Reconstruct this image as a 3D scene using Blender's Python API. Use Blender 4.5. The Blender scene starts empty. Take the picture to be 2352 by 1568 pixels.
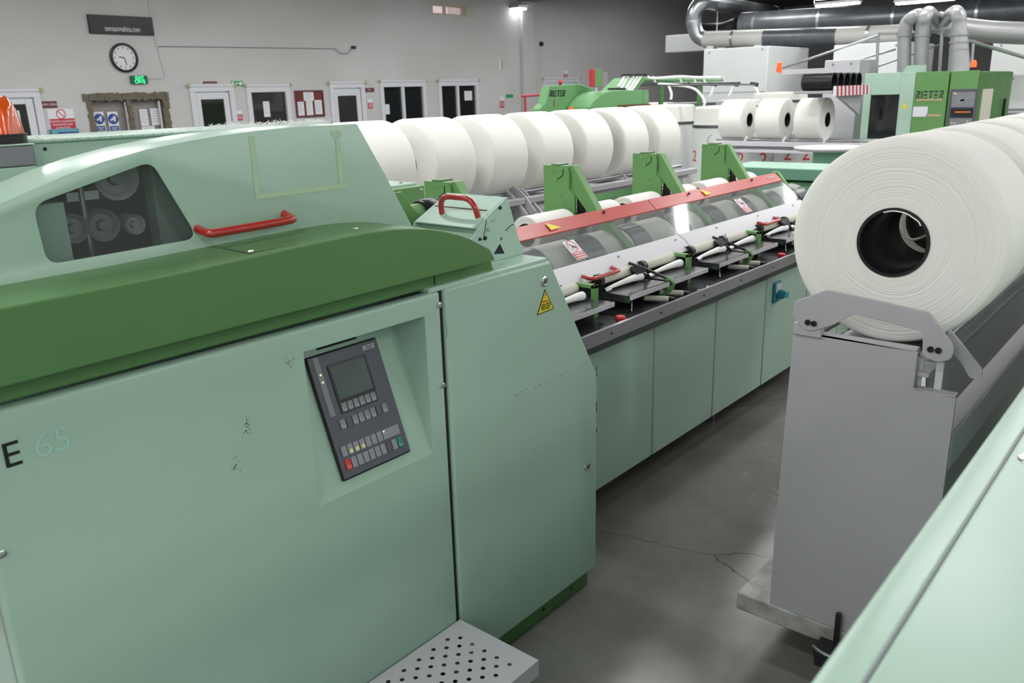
import bpy, math, random
from mathutils import Vector, Matrix
random.seed(7)
PI = math.pi
sc = bpy.context.scene
col = sc.collection

# ---------------------------------------------------------------- camera
CAMH = 1.75
RX = Vector((0.64699855, -0.23641801, 0.72491337))     # hall +X (along the machines) in lens axes
RY = Vector((-0.76198074, -0.16569098, 0.6260446))     # hall +Y (towards the office wall)
RZ = Vector((-0.02789661, -0.95741998, -0.28734779))   # hall up
cam_d = bpy.data.cameras.new('camera')
cam = bpy.data.objects.new('camera', cam_d); col.objects.link(cam)
cam.matrix_world = Matrix(((RX[0], -RX[1], -RX[2], 0), (RY[0], -RY[1], -RY[2], 0), (RZ[0], -RZ[1], -RZ[2], CAMH), (0, 0, 0, 1)))
cam_d.sensor_width = 36; cam_d.lens = 1898 / 2352 * 36
cam_d.clip_start = .05; cam_d.clip_end = 200
cam_d.dof.use_dof = True; cam_d.dof.focus_distance = 2.7; cam_d.dof.aperture_fstop = 6.5
sc.camera = cam

# ---------------------------------------------------------------- world + exposure
w = bpy.data.worlds.new('world'); sc.world = w; w.use_nodes = True
bg = w.node_tree.nodes['Background']
bg.inputs[0].default_value = (.82, .88, 1, 1); bg.inputs[1].default_value = .3
sc.view_settings.view_transform = 'Standard'; sc.view_settings.look = 'None'
sc.view_settings.gamma = 1; sc.view_settings.exposure = 0.0
sc.view_settings.use_curve_mapping = False
sc.cycles.max_bounces = 8; sc.cycles.diffuse_bounces = 4; sc.cycles.glossy_bounces = 4
sc.cycles.transmission_bounces = 6; sc.cycles.transparent_max_bounces = 8
sc.cycles.sample_clamp_indirect = 6

LAMP_Z = 4.15
LAMP_POWER = 42
LAMP_COL = (1.0, 1.0, .985)
ROOM = dict(x0=-9, x1=34, y0=-11, y1=14.5, z=4.75)

# ---------------------------------------------------------------- materials
def mat(name, c, rough=.5, metal=0, bump=0, bscale=40, var=0, vscale=3, emit=None, es=1, spec=.5, trans=0, alpha=1, c2=None, coat=0, ior=1.45, dirt=None):
    m = bpy.data.materials.new(name); m.use_nodes = True
    nt = m.node_tree; b = nt.nodes['Principled BSDF']
    b.inputs['Base Color'].default_value = (*c, 1)
    b.inputs['Roughness'].default_value = rough
    b.inputs['Metallic'].default_value = metal
    b.inputs['Specular IOR Level'].default_value = spec
    b.inputs['IOR'].default_value = ior
    if coat: b.inputs['Coat Weight'].default_value = coat; b.inputs['Coat Roughness'].default_value = .15
    if trans: b.inputs['Transmission Weight'].default_value = trans
    if alpha < 1: b.inputs['Alpha'].default_value = alpha
    if emit: b.inputs['Emission Color'].default_value = (*emit, 1); b.inputs['Emission Strength'].default_value = es
    tc = nt.nodes.new('ShaderNodeTexCoord')
    if var or c2:
        n = nt.nodes.new('ShaderNodeTexNoise'); n.inputs['Scale'].default_value = vscale; n.inputs['Detail'].default_value = 5
        nt.links.new(tc.outputs['Object'], n.inputs['Vector'])
        r = nt.nodes.new('ShaderNodeValToRGB')
        r.color_ramp.elements[0].position = .35; r.color_ramp.elements[1].position = .65
        d = c2 if c2 else tuple(max(0, x * (1 - var)) for x in c)
        r.color_ramp.elements[0].color = (*d, 1); r.color_ramp.elements[1].color = (*c, 1)
        nt.links.new(n.outputs['Fac'], r.inputs['Fac']); nt.links.new(r.outputs['Color'], b.inputs['Base Color'])
    if bump:
        n2 = nt.nodes.new('ShaderNodeTexNoise'); n2.inputs['Scale'].default_value = bscale; n2.inputs['Detail'].default_value = 3
        nt.links.new(tc.outputs['Object'], n2.inputs['Vector'])
        bm_ = nt.nodes.new('ShaderNodeBump'); bm_.inputs['Strength'].default_value = bump; bm_.inputs['Distance'].default_value = .01
        nt.links.new(n2.outputs['Fac'], bm_.inputs['Height']); nt.links.new(bm_.outputs['Normal'], b.inputs['Normal'])
    return m

G = {}
G['mint'] = mat('mint_paint', (.39, .555, .458), .27, var=.05, vscale=2.2, bump=.02, bscale=300)
G['mint2'] = mat('mint_paint_pale', (.43, .61, .505), .30, var=.06, vscale=3)
G['green'] = mat('dark_green_paint', (.092, .215, .074), .38, var=.06, vscale=3, bump=.02, bscale=300)
G['green2'] = mat('leaf_green_paint', (.135, .31, .10), .42, var=.05, vscale=3)
G['green3'] = mat('machine_green_far', (.15, .36, .15), .45, var=.08, vscale=2)
G['grey'] = mat('grey_paint', (.43, .415, .445), .42, var=.06, vscale=3, bump=.02, bscale=250)
G['grey_worn'] = mat('worn_grey_paint', (.46, .455, .45), .5, c2=(.25, .23, .21), vscale=14)
G['lgrey'] = mat('light_grey_paint', (.62, .61, .66), .4, var=.03)
G['white_paint'] = mat('white_paint', (.70, .72, .72), .45, var=.03)
G['steel'] = mat('brushed_steel', (.42, .43, .45), .32, metal=.9, var=.15, vscale=8)
G['dsteel'] = mat('dark_table_steel', (.17, .175, .185), .28, metal=.75, var=.25, vscale=5)
G['chrome'] = mat('chrome', (.7, .7, .72), .18, metal=1)
G['galv'] = mat('galvanised_sheet', (.50, .52, .55), .3, metal=.85, var=.2, vscale=6)
G['dduct'] = mat('dark_duct', (.13, .14, .155), .35, metal=.4, var=.25, vscale=5)
G['black'] = mat('black_plastic', (.012, .012, .014), .35)
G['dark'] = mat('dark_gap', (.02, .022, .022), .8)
G['dgrey'] = mat('dark_grey_panel', (.085, .09, .115), .4)
G['mgrey'] = mat('mid_grey_panel', (.22, .225, .25), .4)
G['key'] = mat('key_grey', (.26, .26, .29), .4)
G['red'] = mat('red_handle', (.40, .028, .022), .22, coat=.5)
G['redstrip'] = mat('red_sheet', (.50, .055, .045), .3, spec=.7)
G['redb'] = mat('bright_red', (.62, .03, .03), .35)
G['yellow'] = mat('yellow_sticker', (.78, .66, .04), .45)
G['tape'] = mat('old_tape_residue', (.47, .58, .36), .6, c2=(.41, .585, .43), vscale=30)
G['paper'] = mat('paper', (.74, .75, .80), .7)
G['ink'] = mat('grey_print', (.25, .26, .3), .7)
G['sred'] = mat('sign_red', (.50, .04, .06), .5)
G['maroon'] = mat('maroon_sign', (.13, .03, .045), .5)
G['blue'] = mat('sign_blue', (.03, .07, .30), .5)
G['teal'] = mat('teal_box', (.12, .34, .42), .4)
G['tealsw'] = mat('teal_switch', (.02, .28, .36), .4)
G['sgreen'] = mat('sign_green', (.03, .35, .10), .5)
G['pvc'] = mat('white_pvc', (.66, .67, .72), .35)
G['brown'] = mat('brown_board', (.15, .035, .02), .7)
G['dgl'] = mat('dark_glass', (.012, .014, .015), .06, spec=.8)
G['boardback'] = mat('taupe_board', (.27, .245, .23), .6)
G['foam'] = mat('sealing_foam', (.22, .19, .14), .95, bump=.9, bscale=60, c2=(.12, .105, .085), vscale=60)
G['chip'] = mat('chipped_filler', (.45, .38, .20), .8)
G['lint'] = mat('cotton_lint', (.93, .93, .93), .95)
G['tubewhite'] = mat('lamp_tube_glow', (1, 1, 1), .4, emit=(.95, 1.0, .95), es=9)
G['pipe'] = mat('grey_pipe_paint', (.40, .40, .42), .38, metal=.25, var=.1, vscale=6)
G['white_duct'] = mat('white_duct_paint', (.52, .52, .50), .5, var=.1)
G['sea'] = mat('sea_green_paint', (.19, .41, .29), .4, var=.05)
G['tray'] = mat('tray_sheet', (.25, .255, .265), .16, metal=.85, var=.2, vscale=9)
G['web'] = mat('cotton_web', (.78, .77, .71), .9, bump=.1, bscale=30)
G['housing'] = mat('lamp_housing', (.6, .6, .6), .5)
G['orange'] = mat('orange_lens', (.85, .12, .01), .15, trans=.35, coat=.6)
G['orangeb'] = mat('orange_lens_lit', (.95, .13, .02), .3, emit=(1, .16, .02), es=.35)
G['exitg'] = mat('exit_panel', (.01, .12, .05), .3)
G['exitt'] = mat('exit_letters_lit', (.1, .9, .4), .3, emit=(.05, 1, .35), es=1.6)
G['led'] = mat('green_led', (.3, 1, .2), .3, emit=(.35, 1, .2), es=3)
G['amber'] = mat('amber_display', (.5, .15, .02), .3, emit=(1, .3, .03), es=.35)
G['keyy'] = mat('yellow_dot', (.72, .70, .25), .5)
G['keyg'] = mat('green_key', (.02, .22, .15), .4)
G['outside'] = mat('daylight_brick', (.6, .42, .38), .9, emit=(.9, .75, .8), es=.55)
G['beige'] = mat('creamy_band', (.55, .53, .45), .8)
G['concrete'] = mat('concrete_beam', (.25, .245, .24), .8, var=.1)
G['cloth'] = mat('cream_roller', (.58, .58, .50), .7)
G['faint'] = mat('faded_print', (.36, .60, .52), .36)

# screen: dark glossy glass
G['screen'] = mat('lcd_screen', (.02, .04, .045), .22, spec=.5, c2=(.03, .07, .07), vscale=6)

# lap roll: cotton, ring ridges on the faces, fine lengthwise texture round the outside
def lap_mat():
    m = bpy.data.materials.new('cotton_lap'); m.use_nodes = True; nt = m.node_tree; b = nt.nodes['Principled BSDF']
    b.inputs['Base Color'].default_value = (.87, .86, .82, 1); b.inputs['Roughness'].default_value = .95
    b.inputs['Specular IOR Level'].default_value = .15
    b.inputs['Sheen Weight'].default_value = .15
    tc = nt.nodes.new('ShaderNodeTexCoord'); sep = nt.nodes.new('ShaderNodeSeparateXYZ')
    nt.links.new(tc.outputs['Object'], sep.inputs[0])
    cmb = nt.nodes.new('ShaderNodeCombineXYZ'); nt.links.new(sep.outputs['Y'], cmb.inputs[0]); nt.links.new(sep.outputs['Z'], cmb.inputs[1])
    ln = nt.nodes.new('ShaderNodeVectorMath'); ln.operation = 'LENGTH'; nt.links.new(cmb.outputs[0], ln.inputs[0])
    n0 = nt.nodes.new('ShaderNodeTexNoise'); n0.inputs['Scale'].default_value = 5; n0.inputs['Detail'].default_value = 4
    nt.links.new(tc.outputs['Object'], n0.inputs['Vector'])
    add = nt.nodes.new('ShaderNodeMath'); add.operation = 'MULTIPLY_ADD'
    nt.links.new(n0.outputs['Fac'], add.inputs[0]); add.inputs[1].default_value = .018; nt.links.new(ln.outputs['Value'], add.inputs[2])
    n1 = nt.nodes.new('ShaderNodeTexNoise'); n1.noise_dimensions = '1D'; n1.inputs['Scale'].default_value = 170; n1.inputs['Detail'].default_value = 3
    nt.links.new(add.outputs[0], n1.inputs['W'])
    # outside: fine bands that run round the roll
    n2 = nt.nodes.new('ShaderNodeTexNoise'); n2.noise_dimensions = '1D'; n2.inputs['Scale'].default_value = 90; n2.inputs['Detail'].default_value = 4
    nt.links.new(sep.outputs['X'], n2.inputs['W'])
    n3 = nt.nodes.new('ShaderNodeTexNoise'); n3.inputs['Scale'].default_value = 45; n3.inputs['Detail'].default_value = 5
    nt.links.new(tc.outputs['Object'], n3.inputs['Vector'])
    m1 = nt.nodes.new('ShaderNodeMath'); m1.operation = 'MULTIPLY_ADD'; nt.links.new(n2.outputs['Fac'], m1.inputs[0]); m1.inputs[1].default_value = .35; nt.links.new(n1.outputs['Fac'], m1.inputs[2])
    m2 = nt.nodes.new('ShaderNodeMath'); m2.operation = 'MULTIPLY_ADD'; nt.links.new(n3.outputs['Fac'], m2.inputs[0]); m2.inputs[1].default_value = .5; nt.links.new(m1.outputs[0], m2.inputs[2])
    bp = nt.nodes.new('ShaderNodeBump'); bp.inputs['Strength'].default_value = .55; bp.inputs['Distance'].default_value = .006
    nt.links.new(m2.outputs[0], bp.inputs['Height']); nt.links.new(bp.outputs['Normal'], b.inputs['Normal'])
    return m
G['lap'] = lap_mat()

def floor_mat():
    m = bpy.data.materials.new('polished_concrete'); m.use_nodes = True; nt = m.node_tree; b = nt.nodes['Principled BSDF']
    tc = nt.nodes.new('ShaderNodeTexCoord')
    n = nt.nodes.new('ShaderNodeTexNoise'); n.inputs['Scale'].default_value = 2.6; n.inputs['Detail'].default_value = 10; n.inputs['Roughness'].default_value = .62
    nt.links.new(tc.outputs['Object'], n.inputs['Vector'])
    r = nt.nodes.new('ShaderNodeValToRGB'); e = r.color_ramp.elements
    e[0].position = .28; e[0].color = (.165, .158, .142, 1); e[1].position = .75; e[1].color = (.255, .25, .235, 1)
    nt.links.new(n.outputs['Fac'], r.inputs['Fac'])
    v = nt.nodes.new('ShaderNodeTexVoronoi'); v.feature = 'DISTANCE_TO_EDGE'; v.inputs['Scale'].default_value = .33
    dn = nt.nodes.new('ShaderNodeVectorMath'); dn.operation = 'MULTIPLY_ADD'
    nt.links.new(n.outputs['Color'], dn.inputs[0]); dn.inputs[1].default_value = (.12, .12, .12); nt.links.new(tc.outputs['Object'], dn.inputs[2])
    nt.links.new(dn.outputs[0], v.inputs['Vector'])
    lt = nt.nodes.new('ShaderNodeMath'); lt.operation = 'LESS_THAN'; lt.inputs[1].default_value = .0007; nt.links.new(v.outputs['Distance'], lt.inputs[0])
    mx = nt.nodes.new('ShaderNodeMixRGB'); mx.inputs[2].default_value = (.09, .085, .075, 1)
    nt.links.new(lt.outputs[0], mx.inputs[0]); nt.links.new(r.outputs['Color'], mx.inputs[1]); nt.links.new(mx.outputs[0], b.inputs['Base Color'])
    rr = nt.nodes.new('ShaderNodeMapRange'); rr.inputs['From Min'].default_value = .3; rr.inputs['From Max'].default_value = .7
    rr.inputs['To Min'].default_value = .14; rr.inputs['To Max'].default_value = .30
    nt.links.new(n.outputs['Fac'], rr.inputs['Value']); nt.links.new(rr.outputs[0], b.inputs['Roughness'])
    return m
G['floor'] = floor_mat()

def wall_mat():
    m = bpy.data.materials.new('painted_plaster'); m.use_nodes = True; nt = m.node_tree; b = nt.nodes['Principled BSDF']
    b.inputs['Roughness'].default_value = .8
    tc = nt.nodes.new('ShaderNodeTexCoord')
    n = nt.nodes.new('ShaderNodeTexNoise'); n.inputs['Scale'].default_value = .5; n.inputs['Detail'].default_value = 6
    mp = nt.nodes.new('ShaderNodeMapping'); mp.inputs['Scale'].default_value = (1, 1, 1.6); nt.links.new(tc.outputs['Object'], mp.inputs[0]); nt.links.new(mp.outputs[0], n.inputs['Vector'])
    r = nt.nodes.new('ShaderNodeValToRGB'); e = r.color_ramp.elements
    e[0].position = .35; e[0].color = (.52, .515, .515, 1); e[1].position = .62; e[1].color = (.58, .575, .58, 1)
    nt.links.new(n.outputs['Fac'], r.inputs['Fac']); nt.links.new(r.outputs['Color'], b.inputs['Base Color'])
    return m
G['wall'] = wall_mat()
G['ceil'] = mat('ceiling_sheet', (.13, .125, .125), .8, var=.1, vscale=1)

def clear_mat(name, c, mixf, rough=.05):
    m = bpy.data.materials.new(name); m.use_nodes = True; nt = m.node_tree
    nt.nodes.remove(nt.nodes['Principled BSDF']); out = nt.nodes['Material Output']
    t = nt.nodes.new('ShaderNodeBsdfTransparent'); t.inputs[0].default_value = (*c, 1)
    g = nt.nodes.new('ShaderNodeBsdfGlossy'); g.inputs['Roughness'].default_value = rough
    d = nt.nodes.new('ShaderNodeBsdfDiffuse'); d.inputs[0].default_value = (.55, .57, .57, 1)
    fr = nt.nodes.new('ShaderNodeFresnel'); fr.inputs[0].default_value = 1.5
    m1 = nt.nodes.new('ShaderNodeMixShader'); m1.inputs[0].default_value = mixf
    nt.links.new(t.outputs[0], m1.inputs[1]); nt.links.new(d.outputs[0], m1.inputs[2])
    gm = nt.nodes.new('ShaderNodeNewGeometry'); inv = nt.nodes.new('ShaderNodeMath'); inv.operation = 'SUBTRACT'; inv.inputs[0].default_value = 1; nt.links.new(gm.outputs['Backfacing'], inv.inputs[1])
    mu = nt.nodes.new('ShaderNodeMath'); mu.operation = 'MULTIPLY'; nt.links.new(fr.outputs[0], mu.inputs[0]); nt.links.new(inv.outputs[0], mu.inputs[1])
    m2 = nt.nodes.new('ShaderNodeMixShader'); nt.links.new(mu.outputs[0], m2.inputs[0])
    nt.links.new(m1.outputs[0], m2.inputs[1]); nt.links.new(g.outputs[0], m2.inputs[2]); nt.links.new(m2.outputs[0], out.inputs[0])
    return m
G['clear'] = clear_mat('clear_cover_sheet', (.86, .88, .88), .13)
G['smoke'] = clear_mat('lid_window_pane', (.72, .76, .76), .10)

# ---------------------------------------------------------------- mesh helpers
def catmull(pts, k=6):
    if len(pts) < 3: return pts
    P_ = [pts[0]] + list(pts) + [pts[-1]]; o = []
    for i in range(1, len(P_) - 2):
        a, b, c, d = [Vector(q) for q in P_[i - 1:i + 3]]
        for j in range(k):
            t = j / k
            o.append(.5 * ((2 * b) + (c - a) * t + (2 * a - 5 * b + 4 * c - d) * t * t + (3 * b - a - 3 * c + d) * t ** 3))
    o.append(Vector(pts[-1])); return o

class M:
    def __init__(s): s.v = []; s.f = []; s.m = []; s.cur = 0
    def add(s, vs, fs):
        n = len(s.v); s.v += [tuple(v) for v in vs]
        for f in fs: s.f.append(tuple(i + n for i in f)); s.m.append(s.cur)
        return s
    def mat(s, i): s.cur = i; return s
    def box(s, x0, x1, y0, y1, z0, z1):
        v = [(x, y, z) for x in (x0, x1) for y in (y0, y1) for z in (z0, z1)]
        return s.add(v, [(0, 1, 3, 2), (4, 6, 7, 5), (0, 4, 5, 1), (2, 3, 7, 6), (0, 2, 6, 4), (1, 5, 7, 3)])
    def prism(s, poly, axis, a, b):
        n = len(poly)
        def q(p, t): return (t, p[0], p[1]) if axis == 'x' else (p[0], t, p[1]) if axis == 'y' else (p[0], p[1], t)
        v = [q(p, a) for p in poly] + [q(p, b) for p in poly]
        return s.add(v, [tuple(range(n)), tuple(range(2 * n - 1, n - 1, -1))] + [(i, (i + 1) % n, n + (i + 1) % n, n + i) for i in range(n)])
    def bar(s, p, q, r, n=12, r2=None, cap=True):
        p, q = Vector(p), Vector(q); d = (q - p).normalized()
        u = d.cross(Vector((0, 0, 1)) if abs(d.z) < .9 else Vector((1, 0, 0))).normalized(); w_ = d.cross(u)
        r2 = r if r2 is None else r2
        v = [p + (u * math.cos(t) + w_ * math.sin(t)) * r for t in [2 * PI * i / n for i in range(n)]] + \
            [q + (u * math.cos(t) + w_ * math.sin(t)) * r2 for t in [2 * PI * i / n for i in range(n)]]
        f = [(i, (i + 1) % n, n + (i + 1) % n, n + i) for i in range(n)]
        if cap: f += [tuple(range(n - 1, -1, -1)), tuple(range(n, 2 * n))]
        return s.add(v, f)
    def tube(s, pts, r, n=10, smooth=True, k=6, rs=None):
        pts = [Vector(p) for p in (catmull(pts, k) if smooth else pts)]
        v = []; f = []; u = None
        for i, p in enumerate(pts):
            d = (pts[min(i + 1, len(pts) - 1)] - pts[max(i - 1, 0)]).normalized()
            if u is None: u = d.cross(Vector((0, 0, 1)) if abs(d.z) < .9 else Vector((1, 0, 0))).normalized()
            u = (u - d * u.dot(d)).normalized(); w_ = d.cross(u)
            rr = r if rs is None else rs(i / (len(pts) - 1))
            v += [p + (u * math.cos(2 * PI * j / n) + w_ * math.sin(2 * PI * j / n)) * rr for j in range(n)]
        for i in range(len(pts) - 1):
            f += [(i * n + j, i * n + (j + 1) % n, (i + 1) * n + (j + 1) % n, (i + 1) * n + j) for j in range(n)]
        f += [tuple(range(n - 1, -1, -1)), tuple(range((len(pts) - 1) * n, len(pts) * n))]
        return s.add(v, f)
    def lathe(s, prof, o, axis='x', n=48, wob=0):
        """profile (along, radius), closed loop if first == last"""
        v = []; o = Vector(o)
        for a, r in prof:
            for j in range(n):
                t = 2 * PI * j / n; rr = r * (1 + wob * (math.sin(3 * t + 1) + .5 * math.sin(7 * t)))
                c, d = rr * math.cos(t), rr * math.sin(t)
                v.append(o + Vector((a, c, d) if axis == 'x' else (d, a, c) if axis == 'y' else (c, d, a)))
        f = []
        for i in range(len(prof) - 1):
            f += [(i * n + j, i * n + (j + 1) % n, (i + 1) * n + (j + 1) % n, (i + 1) * n + j) for j in range(n)]
        return s.add(v, f)
    def build(s, name, mats, parent=None, bevel=0, smooth=.7, seg=2, recalc=True, **tags):
        me = bpy.data.meshes.new(name); me.from_pydata(s.v, [], s.f)
        mats = mats if isinstance(mats, (list, tuple)) else [mats]
        for k in mats: me.materials.append(G[k])
        if len(mats) > 1: me.polygons.foreach_set('material_index', s.m)
        if recalc:
            import bmesh
            bm = bmesh.new(); bm.from_mesh(me); bmesh.ops.recalc_face_normals(bm, faces=bm.faces); bm.to_mesh(me); bm.free()
        if smooth:
            me.polygons.foreach_set('use_smooth', [True] * len(me.polygons)); me.set_sharp_from_angle(angle=smooth)
        o = bpy.data.objects.new(name, me); col.objects.link(o); hook(o, parent)
        if bevel:
            bv = o.modifiers.new('bevel', 'BEVEL'); bv.width = bevel; bv.segments = seg; bv.limit_method = 'ANGLE'; bv.angle_limit = .6
        for k, v_ in tags.items(): o[k] = v_
        return o

OFF = {}
def hook(o, parent):
    if parent is None: return
    o.parent = parent
    if parent.name in OFF: o.matrix_parent_inverse = Matrix.Translation(-OFF[parent.name])
def thing(name, loc, label, cat, group=None):
    o = bpy.data.objects.new(name, None); col.objects.link(o); o.location = loc; o.empty_display_size = .1
    OFF[o.name] = Vector(loc); o['label'] = label; o['category'] = cat
    if group: o['group'] = group
    return o
def tag(o, label, cat, group=None, kind=None):
    o['label'] = label; o['category'] = cat
    if group: o['group'] = group
    if kind: o['kind'] = kind
    return o
def dup(root, loc, label, group=None, rot=None):
    r = root.copy(); col.objects.link(r); r.location = loc; r['label'] = label
    if rot is not None: r.rotation_euler = rot
    if group: r['group'] = group
    def kids(a, b):
        for ch in list(a.children):
            if ch.name in seen: continue
            c = ch.copy(); col.objects.link(c); seen.add(c.name); c.parent = b; c.matrix_parent_inverse = ch.matrix_parent_inverse.copy(); kids(ch, c)
    seen = set(); kids(root, r)
    return r
def struct(o, label=None):
    o['kind'] = 'structure'
    if label: o['label'] = label
    return o
def text(body, size, loc, xdir, ydir, m, parent, name='lettering', align='LEFT', ext=.0006, sx=1, shear=0):
    if not body: return None
    cu = bpy.data.curves.new(name, 'FONT'); cu.body = body; cu.size = size; cu.extrude = ext; cu.align_x = align; cu.shear = shear
    o = bpy.data.objects.new(name, cu); col.objects.link(o)
    bpy.context.view_layer.update()
    me = bpy.data.meshes.new_from_object(o.evaluated_get(bpy.context.evaluated_depsgraph_get()))
    bpy.data.objects.remove(o); me.name = name; me.materials.clear(); me.materials.append(G[m])
    X = Vector(xdir).normalized(); Y = Vector(ydir).normalized(); Z = X.cross(Y)
    me.transform(Matrix.Translation(Vector(loc)) @ Matrix((X * sx, Y, Z)).transposed().to_4x4())
    o = bpy.data.objects.new(name, me); col.objects.link(o); hook(o, parent)
    return o
def screw(m, p, axis, r=.006, h=.004, s=-1):
    p = Vector(p); d = {'x': Vector((1, 0, 0)), 'y': Vector((0, 1, 0)), 'z': Vector((0, 0, 1))}[axis] * s
    m.bar(p, p + d * h, r, 12, r * .7)

# a photo pixel met with one known hall plane gives a hall point (for surveyed things)
def at(px, py, X=None, Y=None, Z=None):
    a = Vector((px - 1176, py - 784, 1898)); r = Vector((RX.dot(a), RY.dot(a), RZ.dot(a)))
    t = X / r.x if X is not None else Y / r.y if Y is not None else (Z - CAMH) / r.z
    return Vector((r.x * t, r.y * t, r.z * t + CAMH))

# stencil lettering "RIETER": every letter from plain strokes, leaning forward
def logo(m, o, xd, zd, h, lean=.18, t=.003, wx=1):
    o, xd, zd = Vector(o), Vector(xd).normalized(), Vector(zd).normalized(); nd = xd.cross(zd)
    s = h; wl = .62; gap = .20; x = 0
    L = {'R': [[(0, .0), (.17, .0), (.17, .42), (.0, .55)], [(0, .62), (.17, .5), (.5, .5), (.62, .62), (.62, 1), (.0, 1), (0, .84), (.42, .84), (.42, .66), (.17, .66)], [(.25, .44), (.45, .44), (.62, 0), (.42, 0)]],
         'I': [[(0, 0), (.19, 0), (.19, 1), (0, 1)]],
         'E': [[(0, 0), (.58, 0), (.58, .18), (0, .18)], [(0, .41), (.5, .41), (.5, .59), (0, .59)], [(0, .82), (.58, .82), (.58, 1), (0, 1)]],
         'T': [[(0, .82), (.62, .82), (.62, 1), (0, 1)], [(.21, 0), (.41, 0), (.41, .74), (.21, .74)]]}
    for ch in 'RIETER':
        for poly in L[ch]:
            pts = [o + xd * ((x + px_ + lean * pz) * s * wx) + zd * (pz * s) for px_, pz in poly]; n = len(pts)
            m.add(pts + [p - nd * t for p in pts], [tuple(range(n)), tuple(range(2 * n - 1, n - 1, -1))] + [(i, (i + 1) % n, n + (i + 1) % n, n + i) for i in range(n)])
        x += (.19 if ch == 'I' else wl) + gap
    return m

# ================================================================ SETTING
R_ = ROOM
m = M(); m.box(R_['x0'], R_['x1'], R_['y0'], R_['y1'], -.1, 0); struct(m.build('floor', 'floor', smooth=0))
m = M(); m.box(R_['x0'], R_['x1'], R_['y0'], R_['y1'], R_['z'], R_['z'] + .1)
for i in range(14): m.box(R_['x0'] + 1.5 + i * 3.1, R_['x0'] + 1.62 + i * 3.1, R_['y0'], R_['y1'], R_['z'] - .12, R_['z'])
struct(m.build('ceiling', 'ceil', smooth=0))

# office wall (left in the photo) with real openings
WY = R_['y1']
openings = []   # (x0,x1,z0,z1)
doors = [(5.28 - .86, 5.52, 0, 1.93), (8.12, 8.96, 0, 1.965), (11.24, 12.12, 0, 1.985), (18.4, 20.0, 0, 2.03)]
wins = [(9.28, 10.2, .85, 1.975), (12.62, 13.95, .85, 2.03), (14.42, 15.75, .85, 2.03)]
hole = sorted([(a, b, c, d) for a, b, c, d in doors + wins])
boardhole = (6.30, 7.62, .9, 1.90)
hole = sorted(hole + [boardhole])
hiwin = (14.32, 15.42, 3.56, 3.76)
m = M(); x = R_['x0']
ZS = R_['z']
for a, b, c, d in hole:
    m.box(x, a, WY, WY + .2, 0, 3.3)
    if c > 0: m.box(a, b, WY, WY + .2, 0, c)
    m.box(a, b, WY, WY + .2, d, 3.3); x = b
m.box(x, R_['x1'], WY, WY + .2, 0, 3.3)
m.box(R_['x0'], hiwin[0], WY, WY + .2, 3.3, ZS); m.box(hiwin[1], R_['x1'], WY, WY + .2, 3.3, ZS)
m.box(hiwin[0], hiwin[1], WY, WY + .2, 3.3, hiwin[2]); m.box(hiwin[0], hiwin[1], WY, WY + .2, hiwin[3], ZS)
struct(m.build('wall_left', 'wall', smooth=0))
m = M(); m.box(R_['x1'], R_['x1'] + .2, R_['y0'], R_['y1'], 0, ZS); struct(m.build('wall_back', 'wall', smooth=0))
m = M(); m.box(R_['x0'] - .2, R_['x0'], R_['y0'], R_['y1'], 0, ZS); struct(m.build('wall_front', 'wall', smooth=0))
m = M(); m.box(R_['x0'], R_['x1'], R_['y0'] - .2, R_['y0'], 0, ZS); struct(m.build('wall_right', 'wall', smooth=0))
# concrete pilaster and beam
m = M(); m.box(17.45, 17.95, WY - .10, WY, 0, 4.0); struct(m.build('trim_1', 'wall', smooth=0, bevel=.01), 'flat concrete pilaster on the office wall')
m = M(); m.box(17.4, 18.0, R_['y0'], WY, 4.0, R_['z'] - .13); struct(m.build('trim_2', 'concrete', smooth=0), 'concrete beam across the hall above the pilaster')

def pvc_door(n, x0, x1, z1, glass_top, label, leaf_off=0):
    r = thing('door_%d' % n, ((x0 + x1) / 2, WY, 0), label, 'door'); struct(r); 
    f = .075
    m = M(); m.box(x0 - .03, x1 + .03, WY - .035, WY + .1, z1 - .03, z1 + .055); m.box(x0 - .03, x0 + f, WY - .035, WY + .1, 0, z1 - .03); m.box(x1 - f, x1 + .03, WY - .035, WY + .1, 0, z1 - .03)
    m.box(x0 - .06, x1 + .06, WY - .05, WY - .0, z1 + .055, z1 + .10)
    m.build('door_frame', 'pvc', r, bevel=.006)
    a, b = x0 + f + .012, x1 - f - .012
    m = M(); g0, g1, gz0, gz1 = a + .09, b - .11, .95, glass_top
    m.box(a, g0, WY - .01, WY + .05, .01, z1 - .05); m.box(g1, b, WY - .01, WY + .05, .01, z1 - .05)
    m.box(g0, g1, WY - .01, WY + .05, .01, gz0); m.box(g0, g1, WY - .01, WY + .05, gz1, z1 - .05)
    m.build('door_leaf', 'pvc', r, bevel=.006)
    m = M(); m.box(g0 - .02, g1 + .02, WY + .015, WY + .03, gz0 - .02, gz1 + .02); m.build('door_glass', 'dgl', r, smooth=0)
    m = M(); m.box(b - .07, b - .04, WY - .03, WY - .01, .96, 1.14); m.bar((b - .055, WY - .05, 1.06), (b - .17, WY - .05, 1.06), .009); m.bar((b - .055, WY - .01, 1.06), (b - .055, WY - .055, 1.06), .009)
    m.build('door_handle', 'lgrey', r)
    m = M(); m.box(x0 - .075, x0 - .02, WY - .055, WY - .048, z1 + .05, z1 + .115); m.box(x1 + .02, x1 + .075, WY - .055, WY - .048, z1 + .05, z1 + .115)
    m.build('filler_patch', 'chip', r, smooth=0)
    return r
pvc_door(1, doors[0][0], doors[0][1], doors[0][3], 1.80, 'white framed glazed door behind the orange beacon')
pvc_door(2, *doors[1][:2], doors[1][3], 1.80, 'white framed glazed door right of the notice board')
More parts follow.
